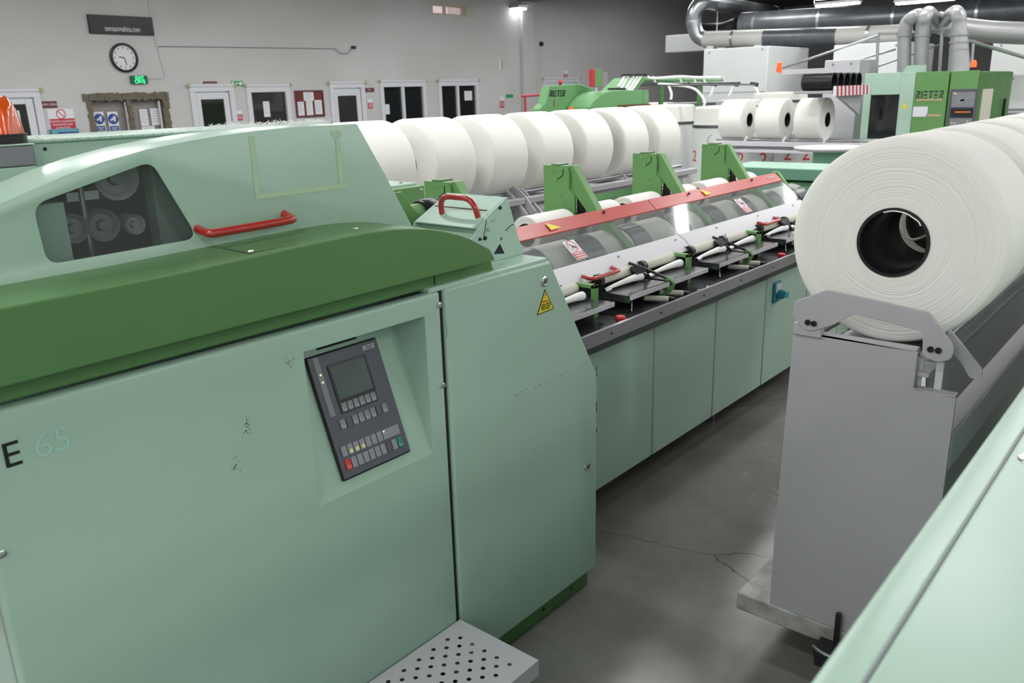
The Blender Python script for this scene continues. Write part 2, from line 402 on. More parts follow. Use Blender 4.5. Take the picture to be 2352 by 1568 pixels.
pvc_door(3, *doors[2][:2], doors[2][3], 1.80, 'white framed glazed door between the brown board and the wide windows')
pvc_door(4, *doors[3][:2], doors[3][3], 1.75, 'white framed door behind the far green machine')
def pvc_win(n, x0, x1, z0, z1, mull, label):
    r = thing('window_%d' % n, ((x0 + x1) / 2, WY, z0), label, 'window'); struct(r)
    f = .07; m = M()
    m.box(x0 - .03, x1 + .03, WY - .03, WY + .1, z1 - f, z1 + .03); m.box(x0 - .03, x1 + .03, WY - .03, WY + .1, z0 - .03, z0 + f)
    m.box(x0 - .03, x0 + f, WY - .03, WY + .1, z0 + f, z1 - f); m.box(x1 - f, x1 + .03, WY - .03, WY + .1, z0 + f, z1 - f)
    m.box(x0 - .06, x1 + .06, WY - .045, WY, z1 + .03, z1 + .075)
    if mull: m.box(mull - .04, mull + .04, WY - .02, WY + .08, z0 + f, z1 - f)
    m.build('window_frame', 'pvc', r, bevel=.006)
    m = M(); m.box(x0 + .02, x1 - .02, WY + .03, WY + .045, z0 + .02, z1 - .02); m.build('window_glass', 'dgl', r, smooth=0)
    m = M(); m.box(x0 - .075, x0 - .02, WY - .05, WY - .043, z1 + .03, z1 + .09); m.box(x1 + .02, x1 + .075, WY - .05, WY - .043, z1 + .03, z1 + .09); m.build('filler_patch', 'chip', r, smooth=0)
    return r
pvc_win(1, *wins[0], None, 'single pane window with a notice taped inside')
pvc_win(2, *wins[1], 13.27, 'two pane window nearer the brown board')
pvc_win(3, *wins[2], 15.05, 'two pane window nearest the pilaster')
r = thing('window_4', (14.87, WY, 3.56), 'small high window showing daylight and red brick', 'window'); struct(r)
m = M(); x0, x1, z0, z1 = hiwin
m.box(x0, x1, WY - .01, WY + .08, z1 - .03, z1 + .06); m.box(x0, x1, WY - .01, WY + .08, z0 - .02, z0 + .01)
for xx in (x0, 14.74, x1 - .03): m.box(xx, xx + .035, WY, WY + .08, z0, z1)
for k in range(8): m.box(14.95 + k * .055, 14.965 + k * .055, WY + .09, WY + .10, z0, z1)
m.build('window_frame', 'beige', r)
m = M(); m.box(x0, x1, WY + .15, WY + .16, z0, z1); m.build('daylight_view', 'outside', r, smooth=0)
m = M(); m.box(15.44, 15.72, WY - .02, WY, 3.52, 3.80); tag(m.build('shutter_board', 'beige', smooth=0), 'beige ribbed board beside the small high window', 'board')

# sheets taped inside windows and doors
def sheet(name, x0, x1, z0, z1, y, m_, label, cat='paper', group=None, lines=4, ink='ink'):
    m = M(); m.box(x0, x1, y - .004, y, z0, z1)
    m.mat(1); h = (z1 - z0)
    for i in range(lines):
        zz = z1 - h * (.14 + .76 * i / max(1, lines)); m.box(x0 + .12 * (x1 - x0), x1 - (.14 + .1 * (i % 3)) * (x1 - x0), y - .0055, y - .004, zz - .022 * h, zz)
    return tag(m.build(name, [m_, ink], smooth=0), label, cat, group)
a = at(605, 233, Y=WY); b = at(623, 268, Y=WY)
sheet('window_notice', a.x, b.x, b.z, a.z, WY + .025, 'paper', 'white notice taped inside the single pane window')
a = at(875, 240, Y=WY); b = at(897, 262, Y=WY)
sheet('window_notice', a.x, b.x, b.z, a.z, WY + .025, 'paper', 'white notice low in the left pane of the middle window')
a = at(1068, 209, Y=WY); b = at(1086, 230, Y=WY)
sheet('window_notice', a.x, b.x, b.z, a.z, WY + .025, 'paper', 'white notice in the right pane of the window nearest the pilaster')
a = at(34, 254, Y=WY); b = at(50, 285, Y=WY)
sheet('door_notice', a.x, b.x, b.z, a.z, WY + .010, 'paper', 'white notice on the glass of the door behind the beacon')

# display case set in foam edged wall hole
r = thing('notice_case', (6.96, WY, .9), 'glazed notice case set in a rough foam edged hole in the wall', 'notice case')
m = M(); m.box(6.30, 7.62, WY + .12, WY + .14, .9, 1.90); m.build('back_panel', 'boardback', r, smooth=0)
random.seed(3); m = M()
def foam(x0, x1, z0, z1):
    n = max(2, int(max(x1 - x0, z1 - z0) / .05)); hor = x1 - x0 > z1 - z0
    for i in range(n):
        t0, t1 = i / n, (i + 1) / n; j = lambda: random.uniform(-.012, .012)
        if hor: m.box(x0 + (x1 - x0) * t0, x0 + (x1 - x0) * t1 + .003, WY - .02 + j(), WY + .12, z0 + j(), z1 + j())
        else: m.box(x0 + j(), x1 + j(), WY - .02 + j(), WY + .12, z0 + (z1 - z0) * t0, z0 + (z1 - z0) * t1 + .003)
foam(6.2, 7.68, 1.82, 1.94); foam(6.25, 6.34, .88, 1.82); foam(7.56, 7.67, .88, 1.82); foam(6.93, 7.0, .92, 1.82); foam(6.25, 7.67, .85, .92)
m.build('foam_edge', 'foam', r, smooth=0)
m = M(); m.box(6.90, 6.935, WY + .03, WY + .06, .93, 1.8); m.box(7.50, 7.53, WY + .03, WY + .06, .93, 1.8); m.build('sliding_frame', 'lgrey', r, smooth=0)
def safety(px0, px1, label):
    a = at(px0, 257, Y=WY + .1); b = at(px1, 301, Y=WY + .1)
    r = thing('safety_notice', (a.x, WY + .1, b.z), label, 'sign', 'blue safety notices in the case')
    m = M(); m.box(a.x, b.x, WY + .095, WY + .1, b.z, a.z); m.build('sheet', 'paper', r, smooth=0)
    m = M(); cx = (a.x + b.x) / 2; h = a.z - b.z; m.bar((cx, WY + .095, b.z + h * .63), (cx, WY + .092, b.z + h * .63), h * .27, 28); m.box(a.x + .01, b.x - .01, WY + .092, WY + .095, b.z + .01, b.z + h * .28)
    m.build('blue_print', 'blue', r, smooth=0)
    m = M(); m.bar((cx - .05, WY + .092, b.z + h * .56), (cx + .04, WY + .09, b.z + h * .72), h * .05, 8); m.bar((cx + .02, WY + .092, b.z + h * .5), (cx + .02, WY + .09, b.z + h * .78), h * .06, 8)
    m.box(a.x + .03, b.x - .03, WY + .090, WY + .092, b.z + h * .17, b.z + h * .2); m.box(a.x + .05, b.x - .05, WY + .090, WY + .092, b.z + h * .09, b.z + h * .12)
    m.build('pictogram', 'paper', r, smooth=0)
safety(213, 244, 'blue and white mandatory safety notice, left one in the case')
safety(245, 276, 'blue and white mandatory safety notice, right one in the case')
for (p0, q0, p1, q1, lb) in ((319, 251, 343, 290, 'white printed sheet in the notice case, left of the pair'), (344, 249, 369, 287, 'white printed sheet in the notice case, right of the pair'), (325, 290, 357, 306, 'white sheet pinned below the pair in the notice case')):
    a = at(p0, q0, Y=WY + .1); b = at(p1, q1, Y=WY + .1); sheet('pinned_sheet', a.x, b.x, b.z, a.z, WY + .105, 'paper', lb, group='papers in the notice case', lines=5)
# brown cork board with four sheets
a = at(675, 208, Y=WY); b = at(745, 267, Y=WY)
r = thing('cork_board', (a.x, WY, b.z), 'brown pin board in a dark wooden frame with four sheets', 'notice board')
m = M(); m.box(a.x, b.x, WY - .02, WY, b.z, a.z); m.build('board', 'brown', r, smooth=0)
m = M(); t = .03
m.box(a.x, b.x, WY - .035, WY - .02, a.z - t, a.z); m.box(a.x, b.x, WY - .035, WY - .02, b.z, b.z + t); m.box(a.x, a.x + t, WY - .035, WY - .02, b.z + t, a.z - t); m.box(b.x - t, b.x, WY - .035, WY - .02, b.z + t, a.z - t)
m.build('frame', 'maroon', r, smooth=0)
for (p0, q0, p1, q1, lb) in ((696, 211, 721, 231, 'sheet pinned topmost on the brown board'), (681, 234, 700, 265, 'leftmost lower sheet on the brown board'), (702, 231, 720, 264, 'middle lower sheet on the brown board'), (722, 230, 741, 262, 'rightmost lower sheet on the brown board')):
    a = at(p0, q0, Y=WY - .02); b = at(p1, q1, Y=WY - .02); sheet('pinned_sheet', a.x, b.x, b.z, a.z, WY - .021, 'paper', lb, group='papers on the brown board', lines=6)

# black sign board
a = at(198, 35, Y=WY); b = at(352, 81, Y=WY)
r = thing('sign_board', ((a.x + b.x) / 2, WY, b.z), 'glossy black sign with white web address above the clock', 'sign')
m = M(); m.box(a.x, b.x, WY - .05, WY, 2.875, 3.165); m.build('panel', 'black', r, bevel=.008)
text('temsanmakina.com', .125, ((a.x + b.x) / 2, WY - .052, 2.92), (1, 0, 0), (0, 0, 1), 'paper', r, align='CENTER', sx=.62)
# clock
r = thing('wall_clock', (6.99, WY, 2.505), 'round white wall clock with a black rim', 'clock')
m = M(); m.lathe([(0, .235), (-.04, .235), (-.05, .22), (-.05, .20), (-.03, .195), (0, .195)], (6.99, WY, 2.505), 'y', 48); m.build('rim', 'black', r)
m = M(); m.bar((6.99, WY - .02, 2.505), (6.99, WY - .025, 2.505), .197, 48); m.build('dial', 'paper', r)
m = M()
for k in range(12):
    t = 2 * PI * k / 12; cx, cz = 6.99 + .16 * math.sin(t), 2.505 + .16 * math.cos(t); m.box(cx - .009, cx + .009, WY - .028, WY - .025, cz - .016, cz + .016)
m.build('hour_marks', 'ink', r, smooth=0)
m = M(); m.bar((6.99, WY - .03, 2.505), (6.90, WY - .03, 2.52), .007, 6); m.build('hour_hand', 'black', r)
m = M(); m.bar((6.99, WY - .033, 2.505), (7.015, WY - .033, 2.39), .005, 6); m.build('minute_hand', 'black', r)
# exit sign
a = at(297, 174, Y=WY); b = at(337, 192, Y=WY)
r = thing('exit_sign', (a.x, WY, b.z), 'lit green EXIT sign below the clock', 'exit sign')
m = M(); m.box(a.x, b.x, WY - .06, WY, b.z, a.z); m.build('case', 'exitg', r, bevel=.005)
cx = (a.x + b.x) / 2
text('EXIT', .075, (cx, WY - .062, b.z + .068), (1, 0, 0), (0, 0, 1), 'exitt', r, align='CENTER')
text('\u00c7IKI\u015e', .075, (cx, WY - .062, b.z + .012), (1, 0, 0), (0, 0, 1), 'exitt', r, align='CENTER')
# small plates
def plate(p0, q0, p1, q1, body, mt, ink, label, size=.04, grp=None):
    a = at(p0, q0, Y=WY); b = at(p1, q1, Y=WY); r = thing('door_plate', (a.x, WY, b.z), label, 'sign', grp)
    m = M(); m.box(a.x, b.x, WY - .012, WY, b.z, a.z); m.build('plate', mt, r, smooth=0)
    text(body, size, ((a.x + b.x) / 2, WY - .013, (a.z + b.z) / 2 - size * .33), (1, 0, 0), (0, 0, 1), ink, r, align='CENTER')
plate(466, 187, 499, 198, 'LABORATUVAR', 'maroon', 'paper', 'maroon name plate above the door right of the notice case', .038)
plate(89, 233, 132, 247, 'BAKIM ODASI', 'maroon', 'paper', 'maroon name plate right of the door behind the beacon', .05)
plate(835, 202, 859, 211, 'OFIS', 'maroon', 'paper', 'maroon name plate between the third door and the wide window', .045)
plate(530, 186, 558, 197, '', 'sgreen', 'paper', 'green escape route sign right of the laboratory door', .03)
plate(1162, 217, 1178, 224, '', 'sgreen', 'paper', 'small green escape route sign near the red hand rail', .03)
for (p0, p1, q0, q1) in ((532, 538, 188, 195), (549, 556, 188, 195), (541, 547, 190, 193)):
    a = at(p0, q0, Y=WY - .013); b = at(p1, q1, Y=WY - .013); m = M(); m.box(a.x, b.x, WY - .015, WY - .012, b.z, a.z); o = m.build('white_mark', 'paper', None, smooth=0); hook(o, bpy.data.objects['door_plate.003'])
def extin(px, q0, q1, label, w_=12):
    a = at(px - w_ / 2, q0, Y=WY); b = at(px + w_ / 2, q1, Y=WY); r = thing('fire_notice', (a.x, WY, b.z), label, 'sign'); h = a.z - b.z
    m = M(); m.box(a.x, b.x, WY - .008, WY, b.z, b.z + h * .62); m.build('red_panel', 'sred', r, smooth=0)
    m = M(); m.box(a.x, b.x, WY - .008, WY, b.z + h * .62, a.z)
    for k in (.15, .3, .45): m.box(a.x + .02, b.x - .02, WY - .010, WY - .008, b.z + h * k, b.z + h * (k + .05))
    m.build('white_panel', 'paper', r, smooth=0)
extin(550, 254, 276, 'small red and white fire notice between the laboratory door and single window', 15)
extin(850, 228, 249, 'small red and white fire notice right of the third door', 12)
extin(1299, 162, 183, 'red fire notice on the wall above the far door', 9)
extin(1153, 222, 247, 'white paper notice with red foot beside the green escape sign', 10)
# big prohibition sign and teal cabinet
a = at(107, 251, Y=WY); b = at(175, 296, Y=WY)
r = thing('prohibition_sign', (a.x, WY, b.z), 'white and red prohibition sign left of the notice case', 'sign')
zm = b.z + (a.z - b.z) * .53
m = M(); m.box(a.x, b.x, WY - .01, WY, zm, a.z); m.build('white_panel', 'paper', r, smooth=0)
m = M(); m.box(a.x + .02, b.x, WY - .01, WY, b.z, zm); m.build('red_panel', 'sred', r, smooth=0)
cx, cz = (a.x + b.x) / 2, (zm + a.z) / 2 - .005
m = M(); m.lathe([(0, .075), (-.003, .075), (-.003, .062), (0, .062)], (cx, WY - .01, cz), 'y', 28); m.bar((cx - .045, WY - .012, cz + .045), (cx + .045, WY - .012, cz - .045), .006, 6); m.build('prohibition_ring', 'redb', r)
for i, tx in enumerate(('MAKINE CALISIRKEN', 'MUHAFAZALARI', 'ACMAYINIZ')): text(tx, .042, (cx, WY - .011, zm - .055 - i * .05), (1, 0, 0), (0, 0, 1), 'paper', r, align='CENTER')
a = at(112, 297, Y=WY); b = at(181, 335, Y=WY)
r = thing('hose_cabinet', (a.x, WY, b.z), 'teal wall cabinet below the prohibition sign', 'cabinet')
m = M(); m.box(a.x, b.x, WY - .12, WY, b.z, a.z); m.build('body', 'teal', r, bevel=.008)
m = M(); m.box(a.x + .08, b.x - .02, WY - .125, WY - .12, b.z, a.z - .05); m.build('door', 'blue', r, smooth=0)
# conduit, small camera, alarm sounder
m = M(); z = 2.715
m.tube([(7.55, WY - .012, ZS), (7.58, WY - .012, z + .15), (7.6, WY - .012, z), (7.68, WY - .012, 2.2), (7.62, WY - .012, 2.17), (7.34, WY - .012, 2.17)], .009, 6, smooth=False)
tag(m.build('cable_duct', 'lgrey'), 'white cable run dropping down to the exit sign', 'cable')
m = M(); m.tube([(7.62, WY - .012, 2.70), (8.5, WY - .012, 2.71), (11.45, WY - .012, 2.735)], .008, 6, smooth=False); m.tube([(11.45, WY - .012, 2.735), (11.55, WY - .05, 2.66), (11.75, WY - .06, 2.66), (11.9, WY - .02, 2.77)], .008, 6)
tag(m.build('wall_cable', 'ink'), 'thin grey cable running along the wall to a socket', 'cable')
m = M(); m.box(11.88, 11.98, WY - .05, WY, 2.74, 2.80); tag(m.build('cable_socket', 'black', bevel=.005), 'small black socket at the end of the wall cable', 'socket')
m = M(); m.tube([(18.28, WY - .012, 3.1), (18.3, WY - .012, 2.1)], .012, 6, smooth=False); o = m.build('cable_pipe', 'lgrey'); tag(o, 'thin white pipe below the round black alarm', 'pipe')
a = at(1242, 101, Y=WY); m = M(); m.bar((a.x, WY, a.z), (a.x, WY - .06, a.z), .07, 20, .05); tag(m.build('alarm_sounder', 'black'), 'round black alarm sounder on the wall right of the pilaster', 'alarm')
a = at(1146, 135, Y=WY); b = at(1154, 161, Y=WY); r = thing('warning_label', (a.x, WY, b.z), 'tall yellow and white label high on the wall', 'sign')
m = M(); m.box(a.x, (a.x + b.x) / 2, WY - .01, WY, b.z, a.z); m.build('white_half', 'paper', r, smooth=0)
m = M(); m.box((a.x + b.x) / 2, b.x, WY - .01, WY, b.z, a.z); m.build('yellow_half', 'chip', r, smooth=0)
# emergency lamp at the pilaster
a = at(1180, 10, Y=WY - .15); b = at(1204, 24, Y=WY - .15); r = thing('wall_flood_light', (a.x, WY - .15, b.z), 'small lit flood light high beside the pilaster', 'lamp')
m = M(); m.box(a.x, b.x, WY - .3, WY, (a.z + b.z) / 2 - .02, a.z); m.build('case', 'galv', r, bevel=.01)
m = M(); m.box(a.x + .05, b.x - .08, WY - .29, WY - .02, b.z, (a.z + b.z) / 2 - .02); m.build('glowing_lens', 'tubewhite', r, smooth=0)

# ================================================================ THE NEAR COMBING MACHINE
CM = thing('combing_machine', (2.5, 2.0, 0), 'long pale green combing machine with dark green hood, nearest on the left', 'machine')
FY = 1.54
# left front panel with the niche cut out
xs = [.372, 1.054, 1.436, 1.497]; zs = [.065, .807, 1.198, 1.253]
m = M()
for i in range(3):
    for j in range(3):
        if (i, j) == (1, 1): continue
        a, b, c, d = xs[i], xs[i + 1], zs[j], zs[j + 1]
        n = len(m.v); m.add([(a, FY, c), (b, FY, c), (b, FY, d), (a, FY, d)], [(0, 1, 2, 3)])
bk = .025
for (x0, z0, x1, z1) in ((xs[0], zs[0], xs[3], zs[0]), (xs[3], zs[0], xs[3], zs[3]), (xs[3], zs[3], xs[0], zs[3]), (xs[0], zs[3], xs[0], zs[0])):
    m.add([(x0, FY, z0), (x1, FY, z1), (x1, FY + bk, z1), (x0, FY + bk, z0)], [(0, 1, 2, 3)])
def weld(o, d=.0005):
    import bmesh
    bm = bmesh.new(); bm.from_mesh(o.data); bmesh.ops.remove_doubles(bm, verts=bm.verts, dist=d); bmesh.ops.recalc_face_normals(bm, faces=bm.faces); bm.to_mesh(o.data); bm.free()
for (ax, bx, az, bz) in ((.372, 1.054, .807, 1.198),): pass
# split the outer rim so that it welds to the grid
m2 = M(); m2.v, m2.f, m2.m = m.v[:8 * 4], m.f[:8], m.m[:8]
for i in range(3):
    for (z, ) in ((zs[0],), (zs[3],)): m2.add([(xs[i], FY, z), (xs[i + 1], FY, z), (xs[i + 1], FY + bk, z), (xs[i], FY + bk, z)], [(0, 1, 2, 3)])
for j in range(3):
    for x in (xs[0], xs[3]): m2.add([(x, FY, zs[j]), (x, FY, zs[j + 1]), (x, FY + bk, zs[j + 1]), (x, FY + bk, zs[j])], [(0, 1, 2, 3)])
FP = m2.build('front_panel', 'mint', CM, bevel=.009, seg=3); weld(FP)
# niche: sloping back, two cheeks, top
SV = Vector((0, .3435, .9392)); S0 = Vector((1.054, FY, .807)); SN = Vector((0, -.9392, .3435)); SL = .385
def sp(u, v, n=0): return S0 + Vector((1, 0, 0)) * u + SV * v + SN * n
bt = sp(0, SL); m = M()
m.add([sp(0, 0), sp(.382, 0), sp(.382, SL), sp(0, SL)], [(0, 1, 2, 3)])
zt = 1.198
m.add([(1.436, FY, .807), sp(.382, SL), (1.436, bt.y, zt), (1.436, FY, zt)], [(0, 1, 2, 3)])
m.add([(1.054, FY, .807), sp(0, SL), (1.054, bt.y, zt), (1.054, FY, zt)], [(0, 1, 2, 3)])
m.add([(1.054, FY, zt), (1.436, FY, zt), (1.436, bt.y, zt), (1.054, bt.y, zt)], [(0, 1, 2, 3)])
m.add([sp(0, SL), sp(.382, SL), (1.436, bt.y, zt), (1.054, bt.y, zt)], [(0, 1, 2, 3)])
NI = m.build('control_niche', 'mint', CM, smooth=0)
m = M()
def sbox(m, u0, u1, v0, v1, n0, n1):
    c = [sp(u, v, n) for u in (u0, u1) for v in (v0, v1) for n in (n0, n1)]
    return m.add(c, [(0, 1, 3, 2), (4, 6, 7, 5), (0, 4, 5, 1), (2, 3, 7, 6), (0, 2, 6, 4), (1, 5, 7, 3)])
sbox(m, .125, .25, .362, .372, 0, .002); m.build('air_slot', 'dark', NI, smooth=0)
CP = M(); sbox(CP, .078, .304, .032, .352, .0, .012); CP = CP.build('control_panel', 'black', CM, bevel=.004)
m = M(); sbox(m, .081, .300, .037, .348, .012, .0135); m.build('face_plate', 'dgrey', CP, smooth=0)
m = M(); sbox(m, .095, .111, .194, .346, .0135, .0145); m.build('indicator_strip', 'mgrey', CP, smooth=0)
for vv in (.301, .282): m = M(); m.bar(sp(.1035, vv, .0145), sp(.1035, vv, .0165), .0018, 8); m.build('indicator_light', 'led', CP)
m = M(); sbox(m, .129, .251, .222, .318, .0135, .0165); m.build('screen_bezel', 'black', CP, smooth=0)
m = M(); sbox(m, .134, .243, .227, .314, .0165, .0172); m.build('screen', 'screen', CP, smooth=0)
m = M(); sbox(m, .129, .249, .191, .222, .0135, .0155); m.build('key_frame', 'black', CP, smooth=0)
def keys(u0, u1, v0, v1, n, mt='key', special={}):
    du = (u1 - u0) / n
    for i in range(n):
        mm = special.get(i, mt); m = M(); sbox(m, u0 + i * du + du * .08, u0 + (i + 1) * du - du * .08, v0, v1, .0135, .0175)
        k = m.build('key', mm if isinstance(mm, str) else mm[0], CP, bevel=.001)
        if not isinstance(mm, str):
            m = M(); m.bar(sp(u0 + (i + .5) * du, v0 + .008, .0175), sp(u0 + (i + .5) * du, v0 + .008, .0183), .0055, 14); m.build('yellow_dot', 'keyy', k)
        elif mm == 'mgrey' or (mt == 'key' and mm in ('redb', 'keyg')):
            c = sp(u0 + (i + .5) * du, v0 + (v1 - v0) * .35, .0178); e1 = Vector((1, 0, 0)); m = M()
            m.tube([c + SV * .004 - e1 * .004, c - e1 * .004 - SV * .003, c + e1 * .003 - SV * .004, c + e1 * .005 + SV * .001], .0006, 5); m.build('finger_mark', 'paper', k)
keys(.132, .246, .195, .218, 6, 'mgrey')
keys(.113, .270, .155, .180, 8, 'mgrey', {1: 'dgrey', 6: 'dgrey'})
W10 = .192 / 10
keys(.093, .093 + 7 * W10, .0895, .116, 7, 'key', {1: ('key', 'y'), 2: ('key', 'y'), 3: ('key', 'y')})
m = M(); sbox(m, .093 + 7 * W10 + .001, .284, .0895, .116, .0135, .0175); m.build('key', 'key', CP, bevel=.001)
m = M(); m.bar(sp(.233, .111, .0175), sp(.233, .111, .019), .0016, 8); m.build('indicator_light', 'led', CP)
keys(.093, .285, .055, .0825, 10, 'key', {0: 'redb', 7: 'dgrey', 9: 'keyg'})
m = M(); logo(m, sp(.250, .327, .0145), (1, 0, 0), SV, .012, t=.0008, wx=.74); m.build('maker_lettering', 'lgrey', CP, smooth=0)
# side door of the head cabinet
m = M(); poly = [(1.513, .065), (2.225, .065), (2.228, .817), (1.976, 1.255), (1.513, 1.256)]
m.prism(poly, 'y', FY, FY + .025); SD = m.build('side_door', 'mint', CM, bevel=.009, seg=3)
m = M(); m.box(1.49, 1.52, FY + .012, FY + .03, .07, 1.25); m.build('seam_gap', 'dark', CM, smooth=0)
m = M(); m.prism([(.40, .066), (2.20, .066), (2.20, .81), (1.955, 1.252), (.40, 1.252)], 'y', 1.70, 2.33); m.build('cabinet_body', 'mint', CM, bevel=.004)
m = M(); m.box(1.46, 1.962, FY + .004, 2.33, 1.252, 1.267); m.build('cabinet_top', 'mint2', CM, bevel=.004)
PL_ = M(); PL_.box(.40, 2.194, FY + .018, 2.30, 0, .068); PL_ = PL_.build('plinth', 'green', CM, bevel=.004)
m = M()
for x in (1.93, 2.09): m.bar((x, FY + .0185, .034), (x, FY + .016, .034), .006, 10)
m.build('bolt_hole', 'dark', PL_)
# hardware on the panels
for p in ((1.490, 1.217), (1.488, .991), (.386, .996)):
    m = M(); m.lathe([(0, .0085), (-.004, .008), (-.0055, .005), (-.0055, 0)], (p[0], FY, p[1]), 'y', 16); m.build('rivet', 'chrome', FP if p[0] < 1.6 else SD)
for p in ((1.942, 1.196), (2.168, .491)):
    m = M(); m.lathe([(0, .017), (-.003, .0165), (-.005, .012), (-.004, .009), (-.0045, .0085), (-.0045, 0)], (p[0], FY, p[1]), 'y', 24); l = m.build('lock', 'chrome', SD)
    m = M(); m.lathe([(-.005, .006), (-.0052, 0)], (p[0], FY, p[1]), 'y', 3); m.build('key_hole', 'dark', l)
m = M(); m.box(1.515, 1.537, FY - .001, FY + .01, 1.12, 1.167); m.box(1.517, 1.528, FY - .003, FY, 1.136, 1.151); m.build('hinge', 'mint', SD, bevel=.001)
W = M(); T = [(1.944, 1.171), (1.903, 1.097), (1.988, 1.100)]
W.prism(T, 'y', FY - .0012, FY); W = W.build('warning_sticker', 'black', SD, smooth=0); W['label'] = 'yellow triangular danger sticker'
cx_, cz_ = sum(t[0] for t in T) / 3, sum(t[1] for t in T) / 3
m = M(); m.prism([(cx_ + (x - cx_) * .88, cz_ + (z - cz_) * .88) for x, z in T], 'y', FY - .0017, FY - .0012); m.build('yellow_field', 'yellow', W, smooth=0)
text('!', .026, (1.9445, FY - .002, 1.142), (1, 0, 0), (0, 0, 1), 'sred', W, align='CENTER')
text('DIKKAT', .010, (1.9445, FY - .002, 1.130), (1, 0, 0), (0, 0, 1), 'sred', W, align='CENTER')
text('Makine calisirken\nkapaklari acmayin\nelinizi sokmayin', .0066, (1.9455, FY - .002, 1.122), (1, 0, .02), (0, 0, 1), 'black', W, align='CENTER')
text('E', .066, (.418, FY - .001, 1.148), (1, 0, 0), (0, 0, 1), 'black', FP)
text('65', .066, (.470, FY - .0008, 1.148), (1, 0, 0), (0, 0, 1), 'faint', FP, ext=.0002)
# scratches and rust nicks
random.seed(11); m = M()
for i in range(16):
    t = i / 15; x = 1.79 + t * .37 + random.uniform(-.006, .006); z = .865 + .0 * t + random.uniform(-.004, .006) + .006 * math.sin(i); l = random.uniform(.003, .014)
    if i in (3, 7, 8, 10, 12): continue
    m.add([(x, FY - .0006, z), (x + l, FY - .0006, z + .003), (x + l, FY - .0006, z + .0045), (x, FY - .0006, z + .0018)], [(0, 1, 2, 3)])
for z in (.68, .70, .81, .83, .60): m.add([(2.219, FY - .0006, z), (2.225, FY - .0006, z), (2.225, FY - .0006, z + .016), (2.221, FY - .0006, z + .014)], [(0, 1, 2, 3)])
m.build('paint_scratch', 'dark', SD, smooth=0)
m = M()
for (cx, cz, n_, s_) in ((.885, 1.065, 22, .013), (.848, .99, 14, .008), (1.012, 1.188, 14, .009)):
    for k in range(n_):
        x, z = cx + random.gauss(0, s_ * .6), cz + random.gauss(0, s_); l = random.uniform(.001, .006)
        m.add([(x, FY - .0005, z), (x + l, FY - .0005, z + .001), (x + l * .7, FY - .0005, z + .0025), (x, FY - .0005, z + .0015)], [(0, 1, 2, 3)])
m.build('rust_spot', 'brown', FP, smooth=0)
# dark green hood
top = [(-.3, 1.43), (.714, 1.437), (.908, 1.442), (1.058, 1.446), (1.178, 1.449), (1.25, 1.449), (1.309, 1.447), (1.38, 1.440), (1.434, 1.431), (1.484, 1.419), (1.535, 1.403), (1.58, 1.385), (1.62, 1.365), (1.657, 1.344)]
m = M(); m.prism(top + [(1.677, 1.311), (-.3, 1.299)], 'y', 1.50, 1.735); HD = m.build('hood', 'green', CM, bevel=.003, smooth=.35)
m = M(); m.prism([(-.3, 1.256), (1.498, 1.262), (1.498, 1.30), (-.3, 1.298)], 'y', 1.562, 1.70); m.prism([(1.502, 1.262), (1.736, 1.262), (1.722, 1.303), (1.502, 1.303)], 'y', 1.560, 1.70)
m.build('hood_rail', 'green', CM, bevel=.002)
for p in ((575, 577), (817, 529)):
    a = at(*p, Z=1.443); m = M(); m.lathe([(0, .008), (.003, .007), (.004, 0)], (a.x, a.y, 1.4465 if a.x > 1 else 1.4435), 'z', 14); m.build('rivet', 'chrome', HD)
m = M(); 
for (p, q) in (((575, 577), (820, 533)), ((510, 566), (575, 577)), ((762, 520), (817, 528))):
    a = at(*p, Z=1.447); b = at(*q, Z=1.449); za = 1.4425 + .004 * min(1, max(0, (a.x - .9) / .2)); zb = 1.4425 + .006 * min(1, max(0, (b.x - .9) / .2))
    m.bar((a.x, a.y, za), (b.x, b.y, zb), .0009, 4)
m.build('seam_line', 'dark', HD, smooth=0)
# lid with window
LY = 1.70; LB = 1.895
ltop = [(-.3, 1.33), (.1, 1.44), (.3, 1.50), (.45, 1.549), (.549, 1.584), (.60, 1.600), (.667, 1.622), (.751, 1.644), (.84, 1.661), (.923, 1.672), (1.002, 1.679), (1.113, 1.685), (1.233, 1.688), (1.393, 1.687)]
lout = ltop + [(1.475, 1.552), (1.562, 1.400), (1.29, 1.400), (-.3, 1.40 - .1)]
def rounded(pts, rad, k=6):
    o = []; n = len(pts)
    for i in range(n):
        p, a, b = Vector(pts[i]), Vector(pts[i - 1]), Vector(pts[(i + 1) % n]); r = rad[i]
        da, db = (a - p).normalized(), (b - p).normalized()
        p1, p2 = p + da * r, p + db * r
        for j in range(k + 1): t = j / k; o.append(tuple((1 - t) ** 2 * p1 + 2 * t * (1 - t) * p + t * t * p2))
    return o
lwin = rounded([(.604, 1.575), (.72, 1.612), (.846, 1.638), (.922, 1.465), (.612, 1.458)], [.02, .03, .022, .022, .022])
lwin = rounded([(.603, 1.574), (.845, 1.636), (.925, 1.464), (.610, 1.459)], [.028, .026, .03, .026])
import bmesh
def holed(outer, inner, y):
    bm = bmesh.new(); es = []
    for loop in (outer, inner):
        vs = [bm.verts.new((x, y, z)) for x, z in loop]
        es += [bm.edges.new((vs[i], vs[(i + 1) % len(vs)])) for i in range(len(vs))]
    bmesh.ops.triangle_fill(bm, use_beauty=True, use_dissolve=True, edges=es)
    v = [tuple(q.co) for q in bm.verts]; bm.verts.index_update(); f = [tuple(q.index for q in fc.verts) for fc in bm.faces]; bm.free(); return v, f
v_, f_ = holed(lout, lwin, LY); m = M(); m.add(v_, f_)
